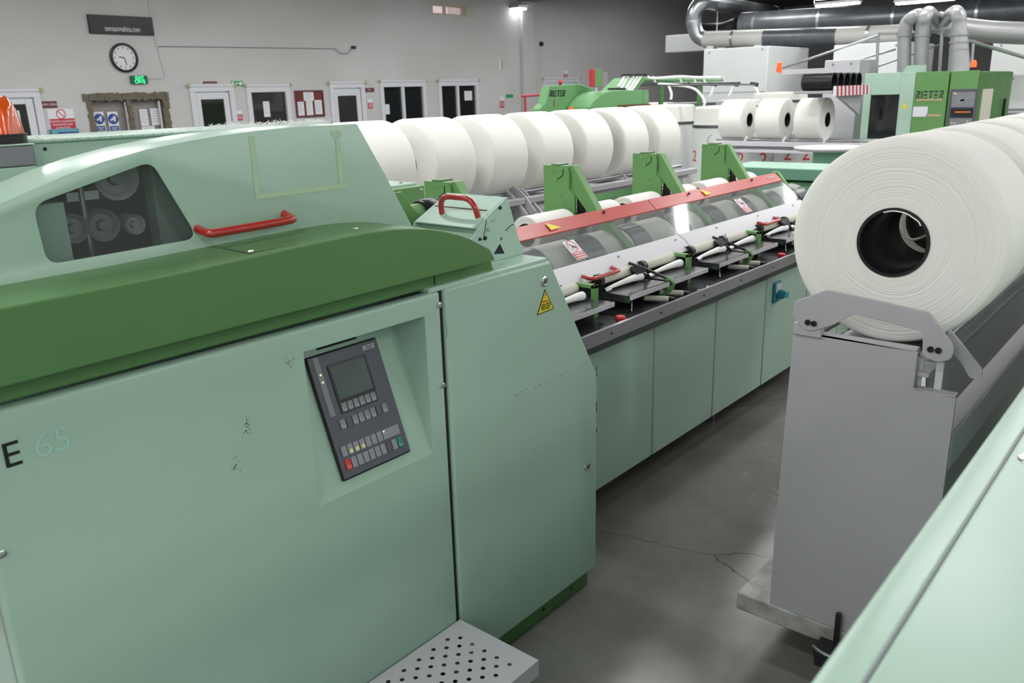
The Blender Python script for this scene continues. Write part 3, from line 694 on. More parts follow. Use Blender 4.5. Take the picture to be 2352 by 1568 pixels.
n = len(lout); m.add([(x, LY, z) for x, z in lout] + [(x, LB, z) for x, z in lout], [(i, (i + 1) % n, n + (i + 1) % n, n + i) for i in range(n) if i not in (n - 2,)] + [tuple(range(n, 2 * n))])
LID = m.build('lid', 'mint', CM, smooth=.35); weld(LID)
so = LID.modifiers.new('thick', 'SOLIDIFY'); so.thickness = .006; so.offset = -1
bv = LID.modifiers.new('bevel', 'BEVEL'); bv.width = .003; bv.segments = 2; bv.limit_method = 'ANGLE'; bv.angle_limit = .9
m = M(); nn = len(lwin); sc_ = [((x - .76) * 1.03 + .76, (z - 1.54) * 1.03 + 1.54) for x, z in lwin]; m.add([(x, LY + .008, z) for x, z in sc_], [tuple(range(nn))]); m.build('window_pane', 'smoke', LID, smooth=0)
m = M(); m.tube([(.925, LY + .002, 1.485), (.926, LY - .025, 1.480), (.932, LY - .045, 1.478), (.955, LY - .05, 1.4785), (1.04, LY - .05, 1.4795), (1.115, LY - .05, 1.481), (1.142, LY - .044, 1.482), (1.149, LY - .025, 1.484), (1.150, LY + .002, 1.490)], .0095, 14)
m.build('lid_handle', 'red', LID)
m = M(); t = .006; a0, a1, b0, b1 = 1.078, 1.34, 1.538, 1.668
e_ = LY - .0012
m.box(a0, a0 + .013, e_, e_ + .0005, b0 + .007, b1 + .006); m.box(a1 - .02, a1 - .006, e_, e_ + .0005, b0 + .007, b1 - .012); m.box(a0, a1, e_, e_ + .0005, b0 - .006, b0 + .006); m.box(a1 - .03, a1 - .002, e_, e_ + .0005, b1 - .008, b1 + .006)
m.build('tape_residue', 'tape', LID, smooth=0)
# gearing behind the pane
GR = M(); GR.box(.665, .93, 1.865, 1.885, 1.40, 1.60); GR.box(.2, 1.2, 1.73, 1.885, 1.395, 1.42); GR = GR.build('gear_plate', 'dark', CM, smooth=0)
m = M(); m.box(.50, .675, 1.74, 1.80, 1.40, 1.57); m.box(.90, 1.05, 1.82, 1.88, 1.40, 1.64); m.build('inner_guard', 'mint', CM, bevel=.003)
for (cx, cz, r, y, mt) in ((.700, 1.51, .030, 1.79, 'mgrey'), (.765, 1.507, .034, 1.80, 'mgrey'), (.832, 1.50, .022, 1.80, 'grey'), (.822, 1.60, .048, 1.83, 'lgrey')):
    m = M(); m.lathe([(0, r * .35), (0, r * .72), (-.004, r * .75), (-.012, r), (.03, r), (.03, r * .2)], (cx, y, cz), 'y', 32); m.bar((cx, y - .01, cz), (cx, y + .1, cz), r * .28, 14)
    m.build('pulley', mt, CM)
m = M(); m.bar((.735, 1.80, 1.43), (.735, 1.80, 1.60), .006, 8); m.box(.705, .77, 1.80, 1.83, 1.562, 1.58); m.build('tension_rod', 'steel', CM)
# rear housing with hinge rod and beacon box
hx0 = at(77, 350, Y=2.05).x
RH = M(); RH.box(hx0, 1.60, 2.05, 2.6, 1.25, 1.674); RH = RH.build('rear_housing', 'mint2', CM, bevel=.003)
m = M(); x = hx0 - .02
while x < 1.56:
    l = .026 if x > hx0 + .01 else .04; m.bar((x, 2.046, 1.6765), (min(1.57, x + l - .0012), 2.046, 1.6765), .0048, 10); x += l
m.build('hinge_rod', 'mint2', RH)
a = at(103, 342, Y=2.05); m = M(); m.bar((a.x, 2.05, a.z), (a.x, 2.048, a.z), .0042, 10); m.build('screw_hole', 'dark', RH)
a = at(75, 333, Y=2.0); b = at(0, 386, Y=2.0)
BX = M(); BX.box(-.3, a.x, 2.0, 2.12, b.z, a.z); BX = BX.build('terminal_box', 'mgrey', CM, bevel=.003)
m = M(); m.box(-.3, a.x, 2.0, 2.6, 1.25, b.z - .001); m.box(-.3, a.x + .004, 1.998, 2.13, a.z + .0005, a.z + .004); m.build('box_support', 'mint2', CM, bevel=.002)
zb = a.z + .004; c = at(2, 325, Y=2.06); bx, by = c.x, 2.06
BE = M(); BE.lathe([(0, .052), (.017, .052), (.019, .047), (.019, 0)], (bx, by, zb), 'z', 32); BE.lathe([(0, .054), (.003, .054), (.003, .05)], (bx, by, zb + .018), 'z', 32); BE = BE.build('warning_beacon', 'black', CM)
m = M(); m.lathe([(0, .049), (.022, .046), (.052, .040), (.060, .037), (.078, .027), (.080, .022), (.080, 0)], (bx, by, zb + .021), 'z', 32); m.build('beacon_lens', 'orange', BE)
m = M(); m.bar((bx, by, zb + .02), (bx, by, zb + .07), .013, 16); m.build('beacon_lamp', 'orangeb', BE)

# drive tube, flange, green box between lid and feeding heads
m = M(); m.prism([(1.66, 1.262), (1.86, 1.262), (1.86, 1.343), (1.79, 1.42), (1.757, 1.466), (1.718, 1.466)], 'y', 1.95, 1.965); m.build('drive_flange', 'green2', CM, bevel=.002)
m = M(); m.bar((1.72, 2.0, 1.378), (1.90, 2.0, 1.378), .037, 28); TB = m.build('drive_tube', 'green2', CM)
m = M(); m.lathe([(0, .0), (0, .05), (.006, .054), (.06, .054), (.066, .05), (.066, 0)], (1.868, 2.0, 1.372), 'x', 32); m.build('rubber_coupling', 'black', TB)
m = M(); m.box(1.60, 2.184, 2.30, 2.335, 1.27, 1.428); DB = m.build('drive_box', 'green2', CM, bevel=.004)
m = M(); m.box(1.7, 2.18, 2.335, 2.49, 1.27, 1.437); m.build('drive_box_top', 'mint2', CM, bevel=.003)
m = M(); screw(m, (2.168, 2.30, 1.414), 'y', .007); m.bar((2.12, 2.36, 1.437), (2.12, 2.36, 1.443), .007, 10); m.build('screw', 'chrome', DB)
# first-head box with red handle
HY0, HY1 = 1.641, 1.893
hp = [(1.897, 1.452), (1.967, 1.267), (1.70, 1.267), (1.735, 1.335), (1.762, 1.352), (1.776, 1.392)]
hp = [(1.897, 1.452), (1.967, 1.2675), (1.74, 1.2675), (1.752, 1.33), (1.747, 1.379)]
m = M(); m.prism([(1.897, 1.452), (1.967, 1.2675), (1.765, 1.2675), (1.765, 1.372), (1.747, 1.375), (1.745, 1.379)], 'y', HY0 + .006, HY1); HB = m.build('head_box', 'mint2', CM, bevel=.002)
m = M(); m.prism([(1.897, 1.452), (1.967, 1.2675), (1.665, 1.2675), (1.70, 1.318), (1.755, 1.366), (1.80, 1.402)], 'y', HY0, HY0 + .006); m.build('end_plate', 'mint2', HB, bevel=.001)
m = M(); m.prism([(1.745, 1.379), (1.72, 1.33), (1.715, 1.2675), (1.765, 1.2675), (1.765, 1.375)], 'y', HY1 - .006, HY1); m.build('end_plate', 'mint2', HB, bevel=.001)
d = Vector((1.897 - 1.745, 0, 1.452 - 1.379)).normalized(); nrm = Vector((-d.z, 0, d.x))
def hs(s, y, h=0): b_ = Vector((1.745, y, 1.379)) + d * s + nrm * h; return b_
m = M(); c = [hs(.088, 1.66, .0005), hs(.093, 1.66, .0005), hs(.093, 1.88, .0005), hs(.088, 1.88, .0005)]; m.add(c, [(0, 1, 2, 3)]); m.build('slot', 'dark', HB, smooth=0)
m = M(); m.tube([hs(.055, 1.67, -.004), hs(.062, 1.674, .025), hs(.068, 1.688, .044), hs(.07, 1.71, .052), hs(.07, 1.74, .053), hs(.07, 1.775, .053), hs(.068, 1.80, .048), hs(.062, 1.815, .028), hs(.055, 1.82, -.004)], .0088, 14); m.build('handle', 'red', HB)
for (x, z, r, mt) in ((1.862, 1.424, .006, 'black'), (1.830, 1.391, .005, 'chrome'), (1.806, 1.366, .007, 'chrome'), (1.790, 1.343, .007, 'black'), (1.768, 1.343, .005, 'black')):
    m = M(); m.bar((x, HY0, z), (x, HY0 - .005, z), r, 14, r * .8); m.build('bolt', mt, HB)
m = M(); m.bar((1.864, HY0 - .0003, 1.33), (1.864, HY0 + .001, 1.33), .0055, 14); m.build('bolt_hole', 'green', HB)
m = M(); m.prism([(1.827, 1.289), (1.857, 1.316), (1.877, 1.283)], 'y', HY0 - .0008, HY0); m.build('arrow_mark', 'black', HB, smooth=0)
m = M(); m.tube([(1.885, HY0 - .001, 1.352), (1.908, HY0 - .001, 1.364), (1.924, HY0 - .001, 1.366)], .0012, 5, smooth=False); m.tube([(1.80, HY0 - .001, 1.395), (1.794, HY0 - .001, 1.372), (1.786, HY0 - .001, 1.352)], .0009, 5, smooth=False); m.build('paint_scratch', 'dark', HB)

# low doors, ledge, table
for i in range(6):
    x0 = 2.46 + i * .5825; m = M(); m.box(x0 + .004, x0 + .579, 1.80, 1.82, .14, .753); D = m.build('low_door', 'mint', CM, bevel=.006)
    m = M(); m.box(x0 + .573, x0 + .584, 1.795, 1.80, .69, .71) if i == 2 else m.box(x0 + .30, x0 + .31, 1.797, 1.80, .72, .73)
    if i == 3:
        S = M(); S.box(4.29, 4.375, 1.785, 1.80, .60, .715); S = S.build('main_switch', 'tealsw', D, bevel=.004)
        m = M(); m.box(4.30, 4.365, 1.782, 1.785, .655, .705); m.build('switch_plate', 'lgrey', S, smooth=0)
        m = M(); m.bar((4.335, 1.785, .645), (4.335, 1.755, .645), .026, 20); m.prism([(4.30, .638), (4.325, .665), (4.375, .655), (4.35, .625)], 'y', 1.735, 1.757); m.build('switch_knob', 'tealsw', S, bevel=.003)
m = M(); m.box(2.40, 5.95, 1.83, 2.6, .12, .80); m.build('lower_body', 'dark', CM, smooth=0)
for x in (2.7, 3.9, 5.1): m = M(); m.bar((x, 1.95, 0), (x, 1.95, .12), .03, 14); m.build('machine_foot', 'dsteel', CM)
m = M(); m.prism([(1.70, .832), (1.70, .885), (1.712, .885), (1.712, .868), (2.25, .868), (2.25, .85), (1.72, .85), (1.72, .832)], 'x', 2.22, 5.70); TBL = m.build('table', 'dsteel', CM, bevel=.001)
m = M(); m.prism([(1.697, .834), (1.697, .8855), (1.7125, .8855), (1.7125, .8835), (1.699, .8835), (1.699, .834)], 'x', 2.22, 5.70); m.build('ledge_edge', 'steel', TBL, smooth=0)
m = M(); m.prism([(1.715, .832), (1.76, .775), (1.83, .775), (1.83, .832)], 'x', 2.22, 5.70); m.build('ledge_shade_strip', 'black', TBL, smooth=0)  # shade below the ledge put in as a black strip
m = M()
for i in range(9): m.bar((2.55 + i * .37, 1.697, .859), (2.55 + i * .37, 1.694, .859), .004, 8)
m.build('screw', 'black', TBL)
for x in (2.678, 4.234):
    m = M(); m.lathe([(0, .014), (.008, .014), (.010, .020), (.020, .022), (.026, .018), (.027, 0)], (x, 1.742, .868), 'z', 24); E_ = m.build('stop_button', 'redb', TBL)
for x in (3.30, 3.38):
    m = M(); m.lathe([(0, .010), (.012, .010), (.014, .006), (.02, .006), (.02, 0)], (x, 1.735, .868), 'z', 14); m.build('table_knob', 'chrome', TBL)

# heads: tray, rollers, sliver, posts
PITCH = .785; XH = 2.36
trays = []
for k in range(4):
    for (a, b) in ((0, .325), (.44, .754)):
        x0, x1 = XH + k * PITCH + a, XH + k * PITCH + b
        if x1 > 5.4: continue
        trays.append((x0, x1))
        y0, y1, zt_ = 1.775, 1.93, .944
        m = M(); m.box(x0, x1, y0, y1, zt_ - .002, zt_); m.box(x0, x0 + .002, y0, y1, zt_ - .03, zt_ - .002); TR = m.build('web_tray', 'tray', CM, smooth=0)
        m = M(); m.box(x0, x1, y0 - .002, y0, zt_ - .018, zt_ + .001); m.build('tray_lip', 'lgrey', TR, smooth=0)
        m = M(); m.box(x0 + .003, x1 - .003, y0 + .01, y1, zt_ - .05, zt_ - .006) if 0 else m.prism([(y0 + .002, zt_ - .004), (y1, zt_ - .004), (y1, zt_ - .05)], 'x', x0 + .004, x1 - .004); m.build('tray_underside', 'black', TR, smooth=0)
        m = M(); m.tube([(x0 + .05, y0 + .02, zt_ - .01), (x0 + .045, y0 + .02, zt_ - .045), (x0 + .03, y0 + .01, .872)], .003, 6); m.build('tray_stay', 'steel', TR)
        m = M(); m.bar((x0 + .03, 1.945, .985), (x1 - .035, 1.945, .985), .022, 20); m.build('detaching_roller', 'cloth', CM)
        m = M(); m.bar((x0 - .02, 1.945, .985), (x1 + .01, 1.945, .985), .008, 10); m.bar((x0 + .002, 1.945, .985), (x0 + .03, 1.945, .985), .028, 18); m.build('roller_shaft', 'black', CM)
        m = M(); m.tube([(x0 + .0, 1.90, .955), (x0 + .04, 1.90, .957), (x0 + .12, 1.898, .962), (x0 + .2, 1.893, .966), (x0 + .255, 1.89, .966), (x0 + .275, 1.89, .964)], .02, 14, rs=lambda t: .003 + .015 * min(1, t * 1.25) * (1 if t < .93 else .6)); m.build('web_sliver', 'lint', CM)
        m = M(); m.bar((x0 - .02, 1.885, .956), (x0 + .02, 1.885, .956), .008, 12); m.build('trumpet', 'chrome', CM)
    xp = 2.677 + k * .768
    if xp < 5.4:
        m = M(); m.box(xp - .017, xp + .015, 1.855, 1.872, .868, 1.005); m.box(xp - .017, xp + .015, 1.855, 1.95, .99, 1.005); m.build('green_post', 'green2', CM, bevel=.002)
        xa = XH + k * PITCH + .80 - .03
        m = M(); m.tube([(xa - .07, 1.95, 1.02), (xa - .03, 1.88, .99), (xa + .0, 1.80, .955), (xa + .0, 1.77, .93)], .0065, 8); m.tube([(xa - .09, 1.93, 1.0), (xa - .05, 1.87, .97)], .010, 8); m.build('weighting_arm', 'black', CM)
        m = M(); m.tube([(xa + .005, 1.80, .955), (xa + .012, 1.775, .93), (xa + .0, 1.79, .90), (xa - .02, 1.82, .87)], .013, 8); m.build('green_stay', 'green2', CM)
        random.seed(k); m = M()
        for q in range(10): m.bar((xa - .12 + random.uniform(0, .10), 1.90 + random.uniform(-.03, .04), .95 + random.uniform(0, .05)), (xa - .12 + random.uniform(0, .10), 1.90 + random.uniform(-.03, .04), .95 + random.uniform(0, .05)), .004, 6)
        for q in range(4): m.bar((xa - .1 + q * .022, 1.88, .985), (xa - .1 + q * .022, 1.92, 1.005), .008, 8)
        m.build('linkage', 'black', CM)
        for q in (-.13, .0):
            m = M(); m.bar((xa + q - .02, 1.82, .895), (xa + q + .055, 1.745, .885), .012, 12); m.build('sliver_guide', 'cloth', CM)
            m = M(); m.bar((xa + q + .055, 1.745, .885), (xa + q + .075, 1.725, .882), .013, 12, .009); m.build('guide_cap', 'black', CM)
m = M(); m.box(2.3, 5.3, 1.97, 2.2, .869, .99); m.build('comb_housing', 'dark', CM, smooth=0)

# transparent covers
def cz(y): return 1.215 + .867 * (y - 2.2)
cov = [(2.20, 3.622), (3.630, 5.165)]
for k, (x0, x1) in enumerate(cov):
    CV = M(); CV.prism([(2.205, 1.219), (2.205, 1.213), (2.152, 1.167), (2.152, 1.173)], 'x', x0, x1); CV = CV.build('cover_strip', 'redstrip', CM, bevel=.001)
    m = M(); m.prism([(2.158, 1.174), (2.158, 1.171), (2.020, 1.052), (2.020, 1.055)], 'x', x0, x1 - .002); m.build('cover_sheet', 'clear', CV, smooth=0)
    m = M(); m.prism([(2.022, 1.058), (1.978, 1.022), (1.945, .985), (1.958, .985), (1.985, 1.015), (2.022, 1.050)] if 0 else [(2.024, 1.060), (1.975, 1.027), (1.945, .990), (1.958, .986), (2.024, 1.048)], 'x', x0, x1); m.build('cover_bar', 'lgrey', CV, bevel=.003)
    hx = 2.725 if k == 0 else 4.40
    m = M(); m.tube([(hx, 1.96, 1.020), (hx + .002, 1.93, 1.014), (hx + .02, 1.912, 1.012), (hx + .1, 1.912, 1.012), (hx + .19, 1.912, 1.012), (hx + .21, 1.93, 1.014), (hx + .212, 1.96, 1.020)], .0085, 12); m.build('cover_handle', 'red', CV)
    sx0 = 2.785 if k == 0 else 4.40
    def cp(x, y, h=.0015): return Vector((x, y - .655 * h, cz(y) + .755 * h))
    ST = M(); q = [cp(sx0, 2.110), cp(sx0 + .083, 2.110), cp(sx0 + .083, 2.030), cp(sx0, 2.030)]; ST.add(q, [(0, 1, 2, 3)]); ST = ST.build('warning_sticker', 'paper', CV, smooth=0)
    m = M(); q = [cp(sx0 + .004, 2.060, .002), cp(sx0 + .079, 2.060, .002), cp(sx0 + .079, 2.032, .002), cp(sx0 + .004, 2.032, .002)]; m.add(q, [(0, 1, 2, 3)])
    rc = cp(sx0 + .041, 2.086, .002)
    e1, e2 = Vector((1, 0, 0)), Vector((0, .755, .655))
    ring = [rc + (e1 * math.cos(t) + e2 * math.sin(t)) * .031 for t in [i * PI / 14 for i in range(28)]]; ring2 = [rc + (e1 * math.cos(t) + e2 * math.sin(t)) * .027 for t in [i * PI / 14 for i in range(28)]]
    m.add(ring + ring2, [(i, (i + 1) % 28, 28 + (i + 1) % 28, 28 + i) for i in range(28)])
    m.add([rc + (e1 * a_ + e2 * b_) * .02 for a_, b_ in ((-1.1, .9), (-.9, 1.1), (1.1, -.9), (.9, -1.1))], [(0, 1, 2, 3)])
    m.build('red_print', 'redb', ST, smooth=0)
    m = M()
    for j in range(3): q = [cp(sx0 + .012, 2.056 - j * .009, .003), cp(sx0 + .071, 2.056 - j * .009, .003), cp(sx0 + .071, 2.052 - j * .009, .003), cp(sx0 + .012, 2.052 - j * .009, .003)]; m.add(q, [(0, 1, 2, 3)])
    m.build('white_print', 'paper', ST, smooth=0)
    m = M(); m.tube([rc + e1 * -.012 + e2 * .01, rc + e1 * .0, rc + e1 * .013 + e2 * -.004, rc + e1 * .018 + e2 * -.012], .002, 5); m.tube([rc, rc + e1 * -.006 + e2 * -.014], .002, 5); m.build('hand_print', 'black', ST)
    tx = 2.775 if k == 0 else 4.16
    m = M(); m.add([cp(tx, 2.196, .006), cp(tx + .075, 2.166, .006), cp(tx + .002, 2.162, .006)], [(0, 1, 2)]); m.build('yellow_triangle', 'yellow', CV, smooth=0)
    for bx_ in ((3.211,) if k == 0 else (4.017, 4.79)):
        m = M(); m.bar(cp(bx_, 2.188, .004), cp(bx_, 2.188, .012), .008, 12, .006); m.build('bolt', 'black', CV)
    for j in range(3):
        bx_ = x0 + .35 + j * .5; m = M(); m.bar((bx_, 1.998, 1.040), (bx_, 1.994, 1.048), .004, 8); m.bar((bx_ + .02, 1.955, 1.008), (bx_ + .02, 1.950, 1.010), .004, 8); m.build('screw', 'ink', CV)
text('Comfor-A', .022, cp(5.0, 2.176, .004), (1, 0, 0), (0, .755, .655), 'paper', CV)
# arms and brackets that carry the feed
for k in range(4):
    xb = 2.39 + k * .795
    m = M(); m.prism([(2.518, 1.415), (2.373, 1.415), (2.364, 1.377), (2.366, 1.305), (2.334, 1.274), (2.332, 1.0), (2.518, 1.0)], 'x', xb, xb + .012); BK = m.build('feed_bracket', 'green2', CM, bevel=.001)
    m = M(); m.prism([(2.373, 1.417), (2.352, 1.417), (2.212, 1.212), (2.195, 1.196), (2.035, 1.056), (2.035, 1.02), (2.12, 1.07), (2.255, 1.185), (2.334, 1.274), (2.366, 1.305)], 'x', xb + .013, xb + .06); m.build('bracket_arm', 'green2', BK, bevel=.002)
    m = M(); m.box(xb - .001, xb + .07, 2.42, 2.47, 1.415, 1.422); m.build('bracket_cap', 'green', BK, smooth=0)
    for (y, z) in ((2.46, 1.395), (2.44, 1.352), (2.415, 1.28), (2.40, 1.255)): m = M(); m.bar((xb, y, z), (xb - .006, y, z), .007, 12, .005); m.build('bolt', 'chrome', BK)
    m = M(); m.tube([(xb - .001, 2.40, 1.40), (xb - .001, 2.402, 1.375), (xb - .001, 2.42, 1.36), (xb - .001, 2.44, 1.352)], .002, 5); m.build('curved_slot', 'dark', BK)
    m = M(); m.box(xb + .02, xb + .04, 2.30, 2.334, 1.0, 1.27); m.build('rear_strut', 'black', BK, smooth=0)
# end housing beyond the covers
m = M(); m.box(5.72, 6.1, 1.55, 2.78, .1, 1.105); EH = m.build('end_housing', 'green3', CM, bevel=.006)
m = M(); m.box(5.66, 6.12, 1.50, 2.80, 1.12, 1.20); m.box(5.68, 5.72, 1.52, 2.78, .96, 1.08); m.build('end_housing_cap', 'sea', CM, bevel=.006)
m = M(); m.prism([(2.20, 1.22), (2.24, 1.22), (2.0, .99), (1.93, .95), (1.93, .9)], 'x', 5.20, 5.23); m.build('cover_end_plate', 'green2', CM, bevel=.002)
# webs under the covers: cream cotton over metal guides
for k in range(8):
    x0 = 2.30 + k * .3925 - .02
    if x0 > 5.1: break
    pr = []
    for j in range(9):
        t = j / 8 * PI * .55; pr.append((2.215 - .14 * math.sin(t) - .02, 1.0 + .125 * math.cos(t)))
    inner = [(y + .006, z - .006) for y, z in reversed(pr)]
    m = M(); m.prism(pr + inner, 'x', x0, x0 + .235); m.build('cotton_web', 'web', CM, smooth=.8)
    m = M(); m.prism([(y - .002, z + .004) for y, z in pr] + inner, 'x', x0 + .24, x0 + .385); m.build('web_guide', 'dsteel', CM, smooth=.8)

# small laps being unrolled in the heads
rootsmall = thing('feed_lap', (0, 0, 0), 'x', 'lap roll', 'small lap rolls unrolling in the combing heads')
m = M(); r0, L_ = .085, .285
m.lathe([(0, .052), (0, r0 - .004), (.004, r0), (L_ - .004, r0), (L_, r0 - .004), (L_, .052)], (0, 0, 0), 'x', 48); m.build('cotton_roll', 'lap', rootsmall)
m = M(); m.lathe([(-.002, .052), (-.002, .047), (L_ + .002, .047), (L_ + .002, .052), (-.002, .052)], (0, 0, 0), 'x', 32); m.build('tube_core', 'black', rootsmall)
lb = ['small white feed lap just right of the red-handled green box', 'small white feed lap behind the sloping arm of the second bracket', 'small open-ended feed lap left of the third bracket', 'small feed lap behind the sloping arm of the third bracket', 'small open-ended feed lap left of the fourth bracket', 'small feed lap behind the arm of the fourth bracket']
for k in range(6):
    X_ = 2.49 + k * .3975 + .36 - .0
    loc = (X_, 2.36, 1.137)
    if k == 0: rootsmall.location = loc; rootsmall['label'] = lb[0]
    else: dup(rootsmall, loc, lb[k])

# lint along the hinge rod and bits on the lid
random.seed(5); m = M()
def fluff(x, y, z, n, sp_, h, ln=.03):
    for _ in range(n):
        p = Vector((x + random.gauss(0, sp_), y + random.uniform(0, .04), z)); pts = [p]
        for s_ in range(3): p = p + Vector((random.gauss(0, ln * .5), random.gauss(0, ln * .2), random.uniform(0, h) if s_ == 0 else random.uniform(-h * .5, h * .5))); p.z = max(p.z, z); pts.append(p)
        m.tube(pts, random.uniform(.0004, .0008), 3, smooth=False)
for i in range(70):
    x = hx0 - .02 + .84 * (i / 69); right = x > 1.22
    fluff(x, 2.05, 1.6795, 22 if right else 7, .014, .012 if right else .004, .010 if right else .012)
tag(m.build('cotton_lint', 'lint'), 'loose white cotton lint lying along the hinged rear housing', 'lint', kind='stuff')
m = M(); a = at(186, 352, Z=1.635)
m.tube([a + Vector((-.01, 0, 0)), a + Vector((.0, .0, .010)), a + Vector((-.012, .004, .006)), a + Vector((.004, .01, .012)), a + Vector((.025, .012, .014)), a + Vector((.042, .0, .006)), a + Vector((.03, -.004, .004)), a + Vector((.045, .0, -.002))], .0014, 5)
tag(m.build('cotton_wisp', 'lint'), 'curl of white cotton fibre on the curved lid', 'lint')

# perforated step
r = thing('step_platform', (1.3, 1.36, 0), 'grey steel step platform with round holes at the cabinet foot', 'step')
ST0, ST1, SY0, SY1, SZ = -.3, 1.504, 1.235, FY - .003, .24
m = M(); holes = []
dx = .0535; rows = []
bm = bmesh.new(); 
def loop(pts): vs = [bm.verts.new((x, y, SZ)) for x, y in pts]; return [bm.edges.new((vs[i], vs[(i + 1) % len(vs)])) for i in range(len(vs))]
es = loop([(ST0, SY0), (ST1, SY0), (ST1, SY1), (ST0, SY1)])
hc = []
for i in range(26):
    for j in range(10):
        x = 1.440 - i * .0285; y = SY0 + .052 + j * .0235
        if (i + j) % 2 == 0 and x > .3 and y < SY1 - .03: hc.append((x, y))
for (x, y) in hc: es += loop([(x + .0068 * math.cos(t), y + .0068 * math.sin(t)) for t in [2 * PI * k / 10 for k in range(10)]])
bmesh.ops.triangle_fill(bm, use_beauty=True, use_dissolve=False, edges=es)
v = [tuple(q.co) for q in bm.verts]; bm.verts.index_update(); f = [tuple(q.index for q in fc.verts) for fc in bm.faces]; bm.free()
m = M(); m.add(v, f); m.add([(ST0, SY0, SZ), (ST1, SY0, SZ), (ST1, SY1, SZ), (ST0, SY1, SZ), (ST0, SY0, SZ - .05), (ST1, SY0, SZ - .05), (ST1, SY1, SZ - .05), (ST0, SY1, SZ - .05)], [(0, 1, 5, 4), (1, 2, 6, 5), (2, 3, 7, 6), (3, 0, 4, 7)])
o = m.build('tread', 'lgrey', r, smooth=0); weld(o)
m = M(); m.box(ST0 + .01, ST1 - .01, SY0 + .01, SY1 - .01, SZ - .12, SZ - .115); m.build('hole_shade_sheet', 'dark', r, smooth=0)  # dark sheet hung below the tread so its holes look shaded
m = M()
for x in (-.2, 1.40): m.box(x, x + .04, SY0 + .03, SY0 + .07, 0, SZ - .045); m.box(x, x + .04, SY1 - .08, SY1 - .04, 0, SZ - .045)
m.build('step_legs', 'grey', r, bevel=.002)

# ================================================================ LAP ROLLS AND TROLLEYS
def lap(name_root, label, r=.28, w_=.35, group=None, wob=.0018, strand=False):
    root = thing(name_root, (0, 0, 0), label, 'lap roll', group)
    m = M(); R0 = r; prof = [(0, .094), (.001, R0 * .55), (-.001, R0 - .03), (.002, R0 - .010), (.008, R0 - .003), (.018, R0 + .0), (w_ * .3, R0 + .001), (w_ * .7, R0 + .001), (w_ - .018, R0), (w_ - .008, R0 - .003), (w_ - .002, R0 - .010), (w_ + .001, R0 - .03), (w_, .094)]
    m.lathe(prof, (0, 0, 0), 'x', 128, wob); m.build('cotton_roll', 'lap', root, smooth=.9)
    m = M(); m.lathe([(-.003, .0945), (-.003, .086), (.004, .0835), (w_ - .004, .0835), (w_ + .003, .086), (w_ + .003, .0945), (-.003, .0945)], (0, 0, 0), 'x', 64); C_ = m.build('tube_core', 'black', root, smooth=.5)
    return root
LAP = lap('lap_roll', 'large white cotton lap roll nearest the camera, on the grey trolley', group='laps on the near grey trolley')
LAP.location = (2.357, .661, 1.3335)
LP = (2.357, .661, 1.3335)
for k, lb in enumerate(('second white lap roll from the front on the near grey trolley', 'third white lap roll from the front on the near grey trolley', 'fourth white lap roll from the front on the near grey trolley', 'fifth white lap roll, farthest on the near grey trolley')):
    dup(LAP, (2.357 + (k + 1) * .452, .661, 1.3335), lb, 'laps on the near grey trolley')
# bits of cotton round the near core and the loose strand inside
random.seed(9); m = M()
c0 = Vector(LP)
for (a0, a1, dr) in ((2.5, 1.2, .0),):
    pts = [c0 + Vector((-.006 + random.uniform(-.002, .002), -(.086 + dr + random.uniform(-.006, .003)) * math.cos(PI - t), (.086 + dr) * math.sin(t))) for t in [a0 + (a1 - a0) * i / 8 for i in range(9)]]
    m.tube(pts, .0018, 5)
tag(m.build('cotton_wisp', 'lint'), 'wisp of cotton fibre on the black core rim of the nearest lap', 'lint')
m = M(); m.tube([at(2050, 508, X=2.76), at(2062, 525, X=2.76), at(2078, 543, X=2.755), at(2095, 550, X=2.75), at(2115, 546, X=2.74), at(2138, 534, X=2.73)], .004, 8); tag(m.build('loose_sliver', 'cloth'), 'loose grey cotton strand seen through the core of the nearest lap', 'sliver')
# row behind the machine
names = ['first', 'second', 'third', 'fourth', 'fifth', 'sixth', 'seventh']
for k in range(7):
    lb = 'white lap roll, %s from left in row behind machine' % names[k]
    if k == 0: lb += ', cut off by the pale lid'
    if k == 6: lb = 'white lap roll at the right end of the row behind the machine'
    dup(LAP, (3.039 + .5165 * k, 3.897, 1.3387), lb, 'laps in the row behind the machine')
dup(LAP, (3.039 - .5165, 3.897, 1.3387), 'white lap roll hidden behind the curved lid at the row start', 'laps in the row behind the machine')
# far trolley
for k, lb in enumerate(('white lap roll, left one of the three on the far trolley', 'white lap roll, middle one of the three on the far trolley', 'white lap roll, right one of the three on the far trolley')):
    o = dup(LAP, (10.507, 4.867 - .5078 * k, 1.3335), lb, 'three laps on the far trolley', rot=(0, 0, PI / 2)); o.scale = (.93, .93, .93)

